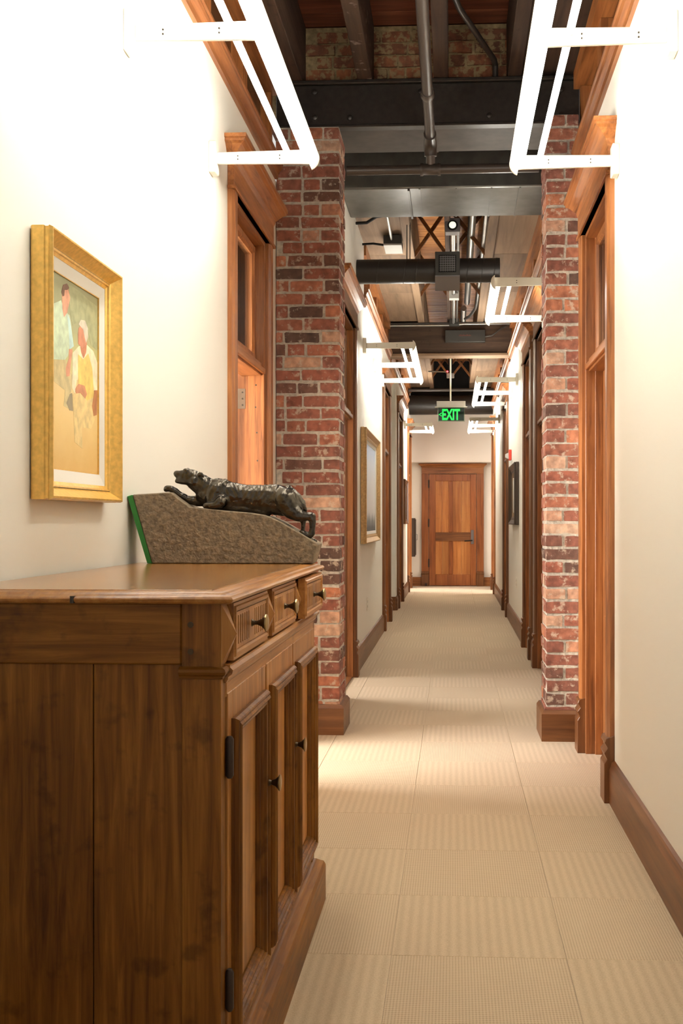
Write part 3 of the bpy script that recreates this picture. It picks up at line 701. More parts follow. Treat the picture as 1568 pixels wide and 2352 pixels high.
# pipes and boxes in the second bay
mb = MB(); mb.tube([(0.165, 8.4, 3.92), (0.165, 9.05, 3.92)], 0.045, 14); mb.tube([(0.165, 9.05, 3.92), (0.165, 13.25, 3.92)], 0.036, 14)
tag(mb.build('steel_pipe', 'galv', smooth=True), 'grey steel pipe hanging below the planks right of the spotlight', 'pipe')
mb = MB(); mb.tube([(0.13, 13.62, 3.92), (0.13, 17.0, 3.92)], 0.036, 14)
tag(mb.build('steel_pipe', 'galv', smooth=True), 'end of a grey steel pipe just beyond the brown beam', 'pipe')
mb = MB(); mb.tube([(0.275, 8.4, 3.80), (0.275, 12.7, 3.80), (0.26, 12.95, 3.78), (0.20, 13.2, 3.74), (0.14, 13.33, 3.73)], 0.017, 8)
tag(mb.build('conduit', 'galv', smooth=True), 'thin grey conduit along the right joist curving to the brown beam', 'conduit')
root = E0('conduit_run', 'pair of shiny conduits with junction boxes along the middle joist', 'conduit')
mb = MB(); mb.tube([(0.0, 9.02, 3.67), (0.0, 13.34, 3.67)], 0.019, 8); mb.build('conduit', 'galv', root, smooth=True)
mb = MB(); mb.tube([(0.04, 9.02, 3.685), (0.04, 13.34, 3.685)], 0.013, 8); mb.build('conduit', 'pipe', root, smooth=True)
mb = MB(); mb.box(-0.045, 0.06, 11.55, 11.66, 3.62, 3.71); mb.build('junction_box', 'grey', root, 0.003)
mb = MB(); mb.box(-0.05, 0.07, 13.22, 13.34, 3.64, 3.72); mb.build('junction_box', 'blackbox', root, 0.003)
link_parts(root, (0, 11, 3.66))
root = E0('spotlight', 'square grey ceiling spotlight above the round black duct', 'spotlight')
p = on_y(1039, 517, 8.9)
mb = MB(); mb.box(p.x - 0.062, p.x + 0.062, 8.9, 9.02, p.z - 0.055, p.z + 0.06); mb.build('housing', 'reading', root, 0.006)
mb = MB(); mb.tube([(p.x, 8.902, p.z), (p.x, 8.895, p.z)], [0.045, 0.040], 20); mb.build('lens_ring', 'black', root)
mb = MB(); mb.tube([(p.x, 8.896, p.z), (p.x, 8.892, p.z)], [0.030, 0.026], 20); mb.build('lens', 'spot', root)
link_parts(root, (p.x, 8.95, p.z - 0.06))
root = E0('control_box', 'small white and black box hung under the left soffit boards', 'box')
mb = MB(); mb.box(-0.60, -0.445, 9.25, 9.55, 3.61, 3.625); mb.build('white_cover', 'grey', root, 0.002)
mb = MB(); mb.box(-0.60, -0.445, 9.25, 9.55, 3.625, 3.70); mb.build('housing', 'blackbox', root, 0.003)
mb = MB(); mb.tube([(-0.53, 9.24, 3.66), (-0.53, 8.7, 3.69), (-0.535, 8.55, 3.705)], 0.012, 8); mb.build('conduit', 'galv', root, smooth=True)
mb = MB(); mb.tube([(-0.60, 9.4, 3.65), (-0.70, 9.4, 3.665), (-0.795, 9.4, 3.66)], 0.010, 8); mb.build('cable', 'black', root, smooth=True)
mb = MB(); mb.tube([(-0.79, 8.75, 3.665), (-0.70, 8.72, 3.66), (-0.62, 8.66, 3.69), (-0.5, 8.6, 3.69), (-0.42, 8.55, 3.70)], 0.013, 8); mb.build('cable', 'black', root, smooth=True)
link_parts(root, (-0.52, 9.4, 3.61))
root = E0('ballast_box', 'flat black metal box fixed to the face of the brown beam', 'box')
a, b = on_y(1022, 758, 13.33), on_y(1114, 785, 13.33)
mb = MB(); mb.box(a.x, b.x, 13.33, 13.40, b.z, a.z); mb.build('housing', 'blackbox', root, 0.004)
mb = MB(); mb.tube([(b.x, 13.36, b.z + 0.07), (b.x + 0.08, 13.36, b.z + 0.08), (b.x + 0.2, 13.37, a.z + 0.02), (b.x + 0.26, 13.38, a.z + 0.05)], 0.010, 8); mb.build('cable', 'pipe', root, smooth=True)
mb = MB()
for i in range(13):
    hgt = random.choice((0.010, 0.014, 0.02)); xx = (a.x + b.x) / 2 - 0.075 + i * 0.0115
    mb.box(xx, xx + 0.006, 13.3285, 13.33, (a.z + b.z) / 2 - 0.002, (a.z + b.z) / 2 - 0.002 + hgt)
mb.build('red_lettering', plain('faint_red_print', (0.16, 0.035, 0.02), 0.6), root)
link_parts(root, ((a.x + b.x) / 2, 13.36, b.z))

# exit sign
root = E0('exit_sign', 'green lit EXIT sign with left arrow hung on a white rod', 'exit sign')
YX = 13.62
a, b = on_y(1001, 922, YX), on_y(1070, 934, YX)
rx = on_y(1034, 900, YX).x
mb = MB(); mb.box(a.x + 0.008, b.x - 0.008, YX - 0.04, YX + 0.04, b.z, a.z); mb.build('canopy', 'grey', root, 0.003)
mb = MB(); mb.box(a.x - 0.015, b.x + 0.015, YX - 0.05, YX + 0.05, b.z - 0.012, b.z); mb.build('canopy_flange', 'grey', root, 0.002)
mb = MB(); mb.tube([(rx, YX, a.z), (rx, YX, 3.29)], 0.011, 10); mb.build('rod', 'white', root, smooth=True)
c, d = on_y(1005, 937, YX), on_y(1067, 968, YX)
mb = MB(); mb.box(c.x, d.x, YX - 0.006, YX + 0.006, d.z, b.z - 0.012); pan = mb.build('panel', 'acrylic', root, 0.002)
mb = MB(); mb.box(c.x + 0.01, d.x - 0.01, YX + 0.008, YX + 0.010, d.z + 0.01, b.z - 0.014); mb.build('backing', plain('dark_mirror', (0.05, 0.07, 0.055), 0.12, 0.9), root)
def text(name, body, mat, width, height, origin, parent, ext=0.001):
    cu = bpy.data.curves.new(name, 'FONT'); cu.body = body; cu.extrude = ext; cu.offset = 0.035; cu.resolution_u = 3
    o = bpy.data.objects.new(name, cu); C.objects.link(o)
    bpy.context.view_layer.update()
    me = bpy.data.meshes.new_from_object(o.evaluated_get(bpy.context.evaluated_depsgraph_get()))
    bpy.data.objects.remove(o); bpy.data.curves.remove(cu)
    xs = [v.co.x for v in me.vertices]; ys = [v.co.y for v in me.vertices]
    sx, sy = width / (max(xs) - min(xs)), height / (max(ys) - min(ys)); x0, y0 = min(xs), min(ys)
    for v in me.vertices:
        v.co = Vector((origin[0] + (v.co.x - x0) * sx, origin[1] - v.co.z * 1.0, origin[2] + (v.co.y - y0) * sy))
    me.materials.clear(); me.materials.append(M[mat]); me.name = name
    q = bpy.data.objects.new(name, me); C.objects.link(q); q.parent = parent
    return q
p0, p1 = on_y(1015, 965, YX - 0.01), on_y(1056, 939, YX - 0.01)
text('lettering', 'EXIT', 'exitgreen', p1.x - p0.x, p1.z - p0.z, (p0.x, YX - 0.009, p0.z), root)
p0, p1 = on_y(1007, 957, YX - 0.01), on_y(1014, 947, YX - 0.01)
mb = MB(); zc = (p0.z + p1.z) / 2
mb.prism([(p1.x, p1.z), (p1.x, p1.z - 0.016), (p0.x + 0.012, zc), (p1.x, p0.z + 0.016), (p1.x, p0.z), (p0.x, zc)], 'Y', YX - 0.011, YX - 0.008); mb.build('arrow', 'exitgreen', root)
link_parts(root, (rx, YX, d.z))
root = E0('smoke_detector', 'small clear and white detector with a red light behind the exit sign rod', 'detector')
p = on_y(1034, 862, 15.4)
mb = MB(); mb.box(p.x - 0.055, p.x + 0.055, 15.4, 15.5, p.z - 0.03, p.z + 0.03); mb.build('housing', 'grey', root, 0.006)
mb = MB(); mb.box(p.x - 0.03, p.x + 0.03, 15.42, 15.5, p.z + 0.03, ZS); mb.build('mount', 'black', root)
q = on_y(1027, 853, 15.38); mb = MB(); mb.tube([(q.x, 15.39, q.z), (q.x, 15.375, q.z)], [0.014, 0.008], 10); mb.build('red_light', 'redled', root)
mb = MB(); mb.tube([(-0.36, 15.45, p.z + 0.065), (p.x, 15.45, p.z + 0.055)], 0.010, 8); mb.build('conduit', 'galv', root, smooth=True)
link_parts(root, (p.x, 15.45, p.z - 0.03))

# ------------------------------------------------------------------ wall lights
def wall_light(X, s, ys, label, zl=2.80):
    T = lambda u, y, z: (X - s * u, y, z)
    root = E0('wall_light', label, 'wall light', group='fluorescent wall lights')
    U = 0.445
    for y in ys:
        m = MB(T)
        m.add([(0.03, y - .007, zl - .024), (U, y - .007, zl - .030), (U, y - .007, zl + .030), (0.03, y - .007, zl + .024),
               (0.03, y + .007, zl - .024), (U, y + .007, zl - .030), (U, y + .007, zl + .030), (0.03, y + .007, zl + .024)],
              [(0, 1, 2, 3), (7, 6, 5, 4), (0, 4, 5, 1), (1, 5, 6, 2), (2, 6, 7, 3), (3, 7, 4, 0)])
        arm = m.build('arm', 'white', root, 0.0015)
        for uu in (0.12, 0.30):
            for dz in (-0.007, 0.007):
                q = MB(T); q.tube([(uu, y - .007, zl + dz), (uu, y - .0095, zl + dz)], 0.0032, 6); q.build('screw', 'screw', arm)
        m = MB(T); m.box(0, 0.03, y - 0.035, y + 0.035, zl - 0.066, zl + 0.066); m.build('wall_plate', 'white', root, 0.003)
    a, b = min(ys), max(ys)
    for i in range(len(ys) - 1):
        p, q = ys[i] + 0.012, ys[i + 1] - 0.012
        m = MB(T); m.tube([(U - 0.025, p, zl - 0.008), (U - 0.025, q, zl - 0.008)], 0.016, 10); m.build('lamp_tube', 'tube', root, smooth=True)
        m = MB(T); m.tube([(U - 0.105, p, zl + 0.004), (U - 0.105, q, zl + 0.004)], 0.0125, 10); m.build('lamp_tube', 'tube', root, smooth=True)
        for yy in (p, q - 0.03):
            e = MB(T); e.tube([(U - 0.105, yy, zl + 0.004), (U - 0.105, yy + 0.03, zl + 0.004)], 0.0145, 10); e.build('lamp_holder', 'white', root, smooth=True)
    # curved diffuser along the outer edge with crescent ends
    prof = []; R1, R2 = 0.052, 0.049; c = (U - 0.03, zl - 0.002)
    A0, A1 = math.radians(-68), math.radians(58)
    for i in range(11):
        t = A0 + (A1 - A0) * i / 10; prof.append((c[0] + R1 * math.cos(t), c[1] + R1 * math.sin(t)))
    for i in range(10, -1, -1):
        t = A0 + (A1 - A0) * i / 10; prof.append((c[0] + R2 * math.cos(t), c[1] + R2 * math.sin(t)))
    m = MB(T); vs = [(u, a - 0.015, z) for (u, z) in prof] + [(u, b + 0.015, z) for (u, z) in prof]; n = len(prof); fs = [(i, (i + 1) % n, n + (i + 1) % n, n + i) for i in range(n)]
    for k in (0, n):
        for i in range(10): fs.append((k + i, k + i + 1, k + n - 2 - i, k + n - 1 - i))
    m.add(vs, fs); m.build('diffuser', 'shield', root, smooth=True)
    for yy in (a - 0.017, b + 0.013):
        m = MB(T); cr = [(c[0] + 0.053 * math.cos(t), c[1] + 0.053 * math.sin(t)) for t in [A0 + (A1 - A0) * i / 10 for i in range(11)]]
        m.prism(cr, 'Y', yy, yy + 0.004); m.build('end_cap', 'white', root)
    link_parts(root, (X, (a + b) / 2, zl))
wall_light(XL, -1, [2.19, 3.39, 4.58], 'fluorescent wall light above the gold framed painting')
wall_light(XR, 1, [2.28, 3.49, 4.70], 'fluorescent wall light on the near right wall')
wall_light(XR, 1, [7.05, 8.34], 'fluorescent wall light just beyond the right brick pillar')
wall_light(XF, -1, [9.56, 10.77, 11.96], 'fluorescent wall light above the long landscape painting on the left')
wall_light(XR, 1, [11.94, 13.18, 14.42], 'fluorescent wall light above the dark framed picture on the right')
wall_light(XF, -1, [17.50, 18.85], 'farthest fluorescent wall light on the left wall')
wall_light(XR, 1, [16.60, 17.72, 18.85], 'farthest fluorescent wall light on the right wall')

# ------------------------------------------------------------------ sideboard
root = E0('sideboard', 'antique walnut sideboard with three fluted drawers and three panelled doors', 'sideboard')
SX, SB = -0.455, -1.022      # front face, back
SY0, SY1 = 2.095, 3.515
SZ = 1.112
def rect(x0, x1, y0, y1, z): return [(x0, y0, z), (x1, y0, z), (x1, y1, z), (x0, y1, z)]
mb = MB(); rings = []
for (o, z) in ((-0.004, 1.086), (0.014, 1.0862), (0.024, 1.0885), (0.029, 1.0925), (0.030, 1.0965), (0.026, 1.1015), (0.016, 1.1035), (0.013, 1.1040), (0.010, 1.1075), (0.0, 1.1100), (-0.012, 1.1105), (-0.02, 1.1105)):
    rings.append(rect(SB, SX + o, SY0 - o, SY1 + o, z))
mb.loft(rings); tp = mb.build('top', 'paleY', root, smooth=True)
M['toplid'] = wood('polished_walnut_top', (0.13, 0.045, 0.007), (0.30, 0.122, 0.022), (0.45, 0.21, 0.048), 'Y', 1.8, rough=0.17, coat=0.2, wear=0.3, spec=0.5)
mb = MB(); mb.loft([rect(SB, SX - 0.022, SY0 + 0.022, SY1 - 0.022, 1.108), rect(SB, SX - 0.022, SY0 + 0.022, SY1 - 0.022, SZ - 0.001), rect(SB, SX - 0.024, SY0 + 0.024, SY1 - 0.024, SZ)]); mb.build('top_panel', 'toplid', tp)
mb = MB(); mb.prism([(-0.745, SY0 - 0.0306), (-0.741, SY0 - 0.031), (-0.738, SY0 - 0.0306), (-0.735, SY0 - 0.020), (-0.742, SY0 - 0.016)], 'Z', 1.0885, 1.1025); mb.build('crack', 'screw', tp)
# carcass: near side built from posts, rail and two boards
mb = MB(); mb.box(SB, SX - 0.012, SY0 + 0.02, SY1 - 0.01, 0.10, 1.087); mb.build('carcass', 'walnutZ', root)
mb = MB(); mb.box(SX - 0.078, SX, SY0, SY0 + 0.045, 0.10, 1.087); post = mb.build('corner_post', 'walnutZ', root, 0.002)
for z in (1.045, 0.992):
    q = MB(); q.tube([(SX - 0.060, SY0 + 0.001, z), (SX - 0.060, SY0 - 0.0012, z)], 0.006, 10); q.build('dowel', 'brassdark', post)
mb = MB(); mb.box(SX - 0.045, SX, SY1 - 0.045, SY1, 0.10, 1.087); mb.build('corner_post', 'walnutZ', root, 0.002)
mb = MB(); mb.box(SB, SX - 0.079, SY0 + 0.003, SY0 + 0.03, 0.966, 1.087); mb.build('side_rail', 'walnutX', root, 0.003)
for (a, b) in ((SB, -0.714), (-0.712, SX - 0.079)):
    mb = MB(); mb.box(a, b, SY0 + 0.012, SY0 + 0.03, 0.10, 0.966); mb.build('side_board', 'walnutZ', root, 0.0015)
# waist moulding along the front, returned on the corner post
mb = MB(); prof = [(-0.02, 0.925), (0.004, 0.927), (0.008, 0.934), (0.008, 0.938), (0.016, 0.944), (0.018, 0.952), (0.012, 0.958), (0.012, 0.962), (-0.02, 0.964)]
mb.loft([rect(SX - 0.082, SX + o, SY0 - max(o, 0), SY0 + 0.06, z) for (o, z) in ((-0.02, 0.938), (0.004, 0.939), (0.005, 0.944), (0.010, 0.948), (0.012, 0.953), (0.010, 0.958), (0.005, 0.961), (-0.02, 0.963))])
mb.build('waist_moulding_return', 'walnutX', root)
mb = MB(); mb.loft([rect(SX - 0.03, SX + o, SY0 + 0.03, SY1, z) for (o, z) in prof]); mb.build('waist_moulding', 'paleY', root)
mb = MB(); mb.box(SX - 0.03, SX + 0.002, SY0 + 0.045, SY1 - 0.045, 0.895, 0.926); mb.build('front_rail', 'paleY', root, 0.002)
# drawers
Ts = lambda u, y, z: (SX + u, y, z)
DR = [(2.150, 2.545, 0.014), (2.612, 3.000, 0.014), (3.066, 3.455, 0.032)]
for (a, b, out) in DR:
    d = MB(lambda u, y, z, o=out: (SX + o + u, y, z)); z0, z1 = 0.968, 1.083
    d.box(-0.40, -0.004, a + 0.02, b - 0.02, z0 + 0.008, z1 - 0.008)
    d.box(-0.02, -0.004, a, b, z0, z1)
    d.frame(a, b, z0, z1, [(0, -0.004), (0.0, 0.0), (0.006, 0.0), (0.008, 0.004), (0.014, 0.004), (0.018, 0.001), (0.020, -0.004)])
    dr = d.build('drawer', 'paleY', root)
    f = MB(lambda u, y, z, o=out: (SX + o + u, y, z)); ya, yb = a + 0.026, b - 0.026; yc = (a + b) / 2
    f.box(-0.004, 0.0, a + 0.02, b - 0.02, z0 + 0.02, z0 + 0.028); f.box(-0.004, 0.0, a + 0.02, b - 0.02, z1 - 0.028, z1 - 0.02)
    k = 15; st = (yb - ya) / k
    for i in range(k):
        if abs(i - k / 2 + .5) < 1.5: continue
        f.box(-0.004, 0.0, ya + (i + 0.16) * st, ya + (i + 0.84) * st, z0 + 0.028, z1 - 0.028)
    f.box(-0.004, 0.0, ya + (k / 2 - 1.4) * st, ya + (k / 2 + 1.4) * st, z0 + 0.028, z1 - 0.028)
    f.build('fluted_field', 'paleZ', dr)
    kn = MB(lambda u, y, z, o=out: (SX + o + u, y, z)); zc = (z0 + z1) / 2
    kn.tube([(0.0, yc, zc), (0.006, yc, zc), (0.012, yc, zc), (0.022, yc, zc), (0.030, yc, zc)], [0.009, 0.005, 0.0045, 0.009, 0.017], 14)
    kn.build('knob', 'brassdark', dr, smooth=True)
    kn = MB(lambda u, y, z, o=out: (SX + o + u, y, z)); kn.tube([(0.030, yc, zc), (0.033, yc, zc), (0.036, yc, zc)], [0.019, 0.019, 0.013], 16); kn.build('knob_disc', 'brass', dr, smooth=True)
# pyramid blocks beside the drawers
for (a, b) in ((SY0 + 0.004, 2.146), (2.549, 2.608), (3.004, 3.062), (3.459, SY1 - 0.004)):
    p = MB(Ts); ym = (a + b) / 2; zm = 1.025; z0, z1 = 0.966, 1.085
    p.add([(0.0, a, z0), (0.0, b, z0), (0.0, b, z1), (0.0, a, z1), (0.026, ym, zm)], [(0, 1, 4), (1, 2, 4), (2, 3, 4), (3, 0, 4), (3, 2, 1, 0)])
    p.build('pyramid_block', 'paleZ', root)
# doors
DO = [(2.142, 2.575, -1), (2.590, 3.010, 1), (3.022, 3.470, 1)]
for i, (a, b, hs) in enumerate(DO):
    z0, z1 = 0.165, 0.903; sw = 0.048
    d = MB(Ts); d.box(-0.015, 0.004, a, a + sw, z0, z1); d.box(-0.015, 0.004, b - sw, b, z0, z1); d.box(-0.015, 0.004, a + sw, b - sw, z0, z0 + sw); d.box(-0.015, 0.004, a + sw, b - sw, z1 - sw - 0.012, z1)
    dr = d.build('door', 'paleZ', root, 0.0015)
    m = MB(Ts); m.frame(a + 0.034, b - 0.022, z0 + 0.038, z1 - 0.056, [(0, 0.0), (0.0, 0.012), (0.004, 0.019), (0.007, 0.021), (0.009, 0.017), (0.011, 0.021), (0.016, 0.024), (0.020, 0.021), (0.022, 0.015), (0.025, 0.018), (0.030, 0.017), (0.032, 0.011), (0.036, 0.012), (0.040, 0.008), (0.042, 0.003), (0.045, 0.003), (0.048, -0.004), (0.048, -0.012), (0, -0.012)])
    m.build('moulding', 'walnutZ', dr)
    p = MB(Ts); ya, yb, za, zb = a + 0.080, b - 0.068, z0 + 0.084, z1 - 0.094
    p.loft([[(-0.014, ya, za), (-0.014, yb, za), (-0.014, yb, zb), (-0.014, ya, zb)], [(-0.007, ya + .004, za + .004), (-0.007, yb - .004, za + .004), (-0.007, yb - .004, zb - .004), (-0.007, ya + .004, zb - .004)]])
    p.build('panel', 'paleZ', dr)
    for z in (0.31, 0.776):
        yh = a - 0.002 if hs < 0 else b + 0.002
        h = MB(Ts); h.tube([(0.008, yh, z - 0.042), (0.008, yh, z - 0.036), (0.008, yh, z + 0.036), (0.008, yh, z + 0.042)], [0.005, 0.0085, 0.0085, 0.005], 10); h.build('hinge', 'iron', dr, smooth=True)
    if i < 2:
        yk, zk = (b - 0.042, 0.63)
        kn = MB(Ts); kn.tube([(0.02, yk, zk), (0.026, yk, zk), (0.036, yk, zk), (0.044, yk, zk)], [0.008, 0.005, 0.009, 0.017], 14); kn.build('knob', 'brassdark', dr, smooth=True)
        kn = MB(Ts); kn.tube([(0.044, yk, zk), (0.047, yk, zk), (0.049, yk, zk)], [0.019, 0.019, 0.012], 14); kn.build('knob_disc', 'brass', dr, smooth=True)
mb = MB(); mb.loft([rect(SB, SX + o, SY0 - o, SY1 + o, z) for (o, z) in ((0.034, 0.0), (0.034, 0.115), (0.028, 0.128), (0.016, 0.135), (0.006, 0.142), (0.0, 0.144), (-0.01, 0.150))])
mb.build('plinth', 'walnutY', root)
link_parts(root, (-0.74, 2.8, 0))

# ------------------------------------------------------------------ panther sculpture
def cpx(p, q): return (280 + p / 3.2667, 1060 + q / 3.2667)      # coordinates noted on an enlarged crop
root = E0('panther_sculpture', 'dark bronze panther climbing a wedge shaped base on the sideboard', 'sculpture')
YS0, YS1 = 3.395, 3.515
def cw(p, q, y=YS0):
    u, v = cpx(p, q); r = on_y(u, v, y); return r
outline = [(78, 248), (200, 240), (365, 230), (435, 286), (510, 342), (740, 365), (960, 385), (1050, 398), (1110, 415), (1180, 448), (1330, 533), (1468, 618), (1425, 757), (225, 765)]
poly = []
for (p, q) in outline:
    r = cw(p, q); poly.append((r.x, SZ + 0.0005 if q > 750 else r.z))
# roughen the outline so the block is not a clean extrusion
rings = []
mb = MB(); mb.prism(poly, 'Y', YS0, YS1)
base = mb.build('base', 'stone', root, 0.003)
mb = MB(); g = [cw(38, 262), cw(76, 250), cw(223, 765), cw(188, 752)]
gp = [(g[0].x, g[0].z), (g[1].x, g[1].z), (g[2].x, SZ + 0.0005), (g[3].x, SZ + 0.0005)]
mb.prism(gp, 'Y', YS0 + 0.001, YS1); mb.build('green_end', 'green', root, 0.001)
Ym = (YS0 + YS1) / 2 - 0.012
KS = 3.43 / FPX / 3.2667                       # metres per crop pixel at the cat
balls = []
def chain(pts, ys=1.0, step=0.35):
    """pts: (crop x, crop y, depth offset, radius in crop px)"""
    for (p0, p1) in zip(pts[:-1], pts[1:]):
        a = cw(p0[0], p0[1], Ym); b = cw(p1[0], p1[1], Ym); a.y += p0[2]; b.y += p1[2]
        r0, r1 = p0[3] * KS, p1[3] * KS; L = (b - a).length; n = max(2, int(L / (min(r0, r1) * step)) + 1)
        for i in range(n + 1):
            t = i / n; balls.append((a.lerp(b, t), r0 + (r1 - r0) * t, ys))
# trunk
chain([(640, 240, 0, 94), (720, 234, 0, 114), (820, 252, 0, 104), (930, 268, 0, 98), (1040, 278, 0, 108), (1150, 285, 0, 121), (1235, 302, 0, 115), (1300, 332, 0, 84)], 0.60)
chain([(700, 325, 0, 50), (800, 335, 0, 50), (900, 345, 0, 50), (1080, 378, 0, 46)], 0.8)
# neck and head
chain([(660, 225, 0, 94), (595, 175, 0, 84), (535, 138, 0, 70)], 0.62)
chain([(545, 125, 0, 64), (500, 115, 0, 62), (462, 113, 0, 50)], 0.66)
chain([(470, 102, 0, 40), (428, 98, 0, 32), (412, 94, 0, 28)], 0.85)
chain([(480, 140, 0, 40), (430, 143, 0, 26), (413, 147, 0, 19)], 0.85)
chain([(470, 122, 0, 40), (438, 121, 0, 30), (424, 118, 0, 20)], 0.85)
chain([(500, 72, -0.008, 20), (480, 68, -0.008, 17)], 1.0)
chain([(545, 150, -0.010, 42), (520, 155, -0.010, 30)], 0.8)
chain([(592, 100, -0.024, 19), (606, 94, -0.026, 15), (620, 112, -0.026, 15)], 0.7)
chain([(492, 62, 0.012, 16), (485, 52, 0.014, 10)], 0.8)
# shoulder blades and shoulder mass
chain([(778, 166, -0.008, 34), (720, 215, -0.014, 66), (690, 285, -0.018, 60)], 0.7)
chain([(850, 212, -0.006, 42), (800, 260, -0.014, 50), (745, 315, -0.022, 44)], 0.7)
chain([(765, 158, 0.010, 32), (700, 230, 0.022, 60)], 0.7)
# near fore leg folded on the rock
chain([(760, 300, -0.030, 44), (725, 328, -0.036, 34), (690, 335, -0.038, 28), (655, 332, -0.038, 26), (640, 336, -0.038, 18)], 0.9)
# far fore leg stretched up the rock
chain([(640, 290, 0.015, 52), (570, 298, 0.012, 42), (500, 288, 0.008, 34), (440, 256, 0.002, 27), (400, 222, 0.0, 28), (370, 205, 0.0, 28), (338, 204, 0.0, 27), (328, 210, 0, 20)], 0.9)
chain([(620, 250, 0.01, 50), (575, 265, 0.012, 34)], 0.9)
# hind quarters: near leg pushed out behind
chain([(1230, 290, -0.010, 98), (1275, 360, -0.016, 74), (1330, 405, -0.024, 50), (1390, 412, -0.024, 36), (1432, 412, -0.024, 32), (1438, 470, -0.024, 26), (1432, 535, -0.024, 26), (1415, 560, -0.024, 24), (1370, 538, -0.024, 24), (1350, 526, -0.024, 16)], 0.85)
# far hind leg
chain([(1250, 330, 0.02, 70), (1310, 410, 0.026, 44), (1352, 440, 0.026, 24), (1350, 500, 0.026, 18), (1345, 530, 0.026, 20)], 0.85)
chain([(1400, 585, -0.010, 16), (1452, 596, -0.006, 18)], 0.9)
# tail lying along the rump
chain([(1250, 205, 0.004, 30), (1320, 260, -0.004, 26), (1362, 330, -0.008, 18), (1382, 372, -0.006, 13)], 0.9)
bm = bmesh.new()
for (c, r, ys) in balls:
    bmesh.ops.create_icosphere(bm, subdivisions=2, radius=1.0, matrix=Matrix.Translation(c) @ Matrix.Diagonal((r, r * ys, r, 1)))
me = bpy.data.meshes.new('cat_tmp'); bm.to_mesh(me); bm.free()
tmp = bpy.data.objects.new('cat_tmp', me); C.objects.link(tmp)
rm = tmp.modifiers.new('remesh', 'REMESH'); rm.mode = 'VOXEL'; rm.voxel_size = 0.0022
sm = tmp.modifiers.new('smooth', 'SMOOTH'); sm.factor = 0.55; sm.iterations = 12
bpy.context.view_layer.update()
cat_me = bpy.data.meshes.new_from_object(tmp.evaluated_get(bpy.context.evaluated_depsgraph_get()))
bpy.data.objects.remove(tmp); bpy.data.meshes.remove(me)
# muscle folds: ribs, shoulder wrinkles, loose skin, modelled as small displacements along the normal
nrm = [v.normal.copy() for v in cat_me.vertices]
for v, nn in zip(cat_me.vertices, nrm):
    co = v.co; d = 0.0
    px_ = (CX + FPX * (co.x * _R[0] + co.y * _R[1]) / (co.x * _F[0] + co.y * _F[1]) - 280) * 3.2667
    qz = (CY - FPX * (co.z - EYE) / (co.x * _F[0] + co.y * _F[1]) - 1060) * 3.2667
    if 880 < px_ < 1120 and 200 < qz < 330: d += 0.0004 * math.sin((px_ + 0.5 * qz) / 6.2) * min(1, (px_ - 880) / 60) * min(1, (1120 - px_) / 60)
    if 740 < px_ < 880 and 150 < qz < 320: d += 0.0006 * math.sin((px_ - 0.6 * qz) / 8.0)
    if 560 < px_ < 700: d += 0.0005 * math.sin((px_ * 0.7 + qz) / 13.0)
    d += 0.0013 * noise.noise(Vector((px_ / 34, qz / 34, 1.3))) + 0.0004 * noise.noise(Vector((px_ / 13, qz / 13, 4.1)))
    v.co = co + nn * d
for pl in cat_me.polygons: pl.use_smooth = True
cat_me.materials.clear(); cat_me.materials.append(M['bronze']); cat_me.name = 'panther_body'
o = bpy.data.objects.new('panther_body', cat_me); C.objects.link(o); o.parent = root
for (p, q, y, r) in ((478, 84, -0.019, 5.5),):
    e = MB(); c = cw(p, q, Ym + y); e.tube([c + Vector((0, 0.003, 0)), c, c - Vector((0, 0.002, 0))], [r * KS, r * KS, r * KS * .5], 10); e.build('eye', 'black', root, smooth=True)
link_parts(root, (-0.68, 3.45, SZ))

# ------------------------------------------------------------------ pictures
def picture(name, X, s, y0, y1, z0, z1, fw, depth, fmat, lmat, cmat, label, liner=0.03, lean=0.0):
    T = lambda u, y, z: (X - s * (u + lean * (z - z0)), y, z)
    root = E0(name, label, 'picture')
    k = fw / 0.085
    f = MB(T); f.frame(y0, y1, z0, z1, [(0.003 * k, 0.003), (0.0, depth * .12), (0.0, depth * .62), (0.004 * k, depth * .68), (0.004 * k, depth * .80), (0.0, depth * .86), (0.006 * k, depth), (0.014 * k, depth), (0.022 * k, depth * .88), (0.050 * k, depth * .52), (0.058 * k, depth * .46), (0.060 * k, depth * .50), (0.068 * k, depth * .48), (0.070 * k, depth * .40), (0.085 * k, depth * .34), (0.085 * k, depth * .16), (0.02 * k, 0.004)])
    fr = f.build('frame', fmat, root)
    if lmat:
        l1 = MB(T); i = fw - 0.002; l1.frame(y0 + i, y1 - i, z0 + i, z1 - i, [(0, depth * .14), (0, depth * .32), (liner * .8, depth * .24), (liner, depth * .22), (liner, depth * .14)]); l1.build('liner', lmat, root)
    i = fw + (liner if lmat else 0) - 0.004
    c = MB(T); c.box(depth * .08, depth * .14, y0 + i, y1 - i, z0 + i, z1 - i); cv = c.build('canvas', cmat, root)
    return root, cv, T, (y0 + i, y1 - i, z0 + i, z1 - i, depth * .14), fr
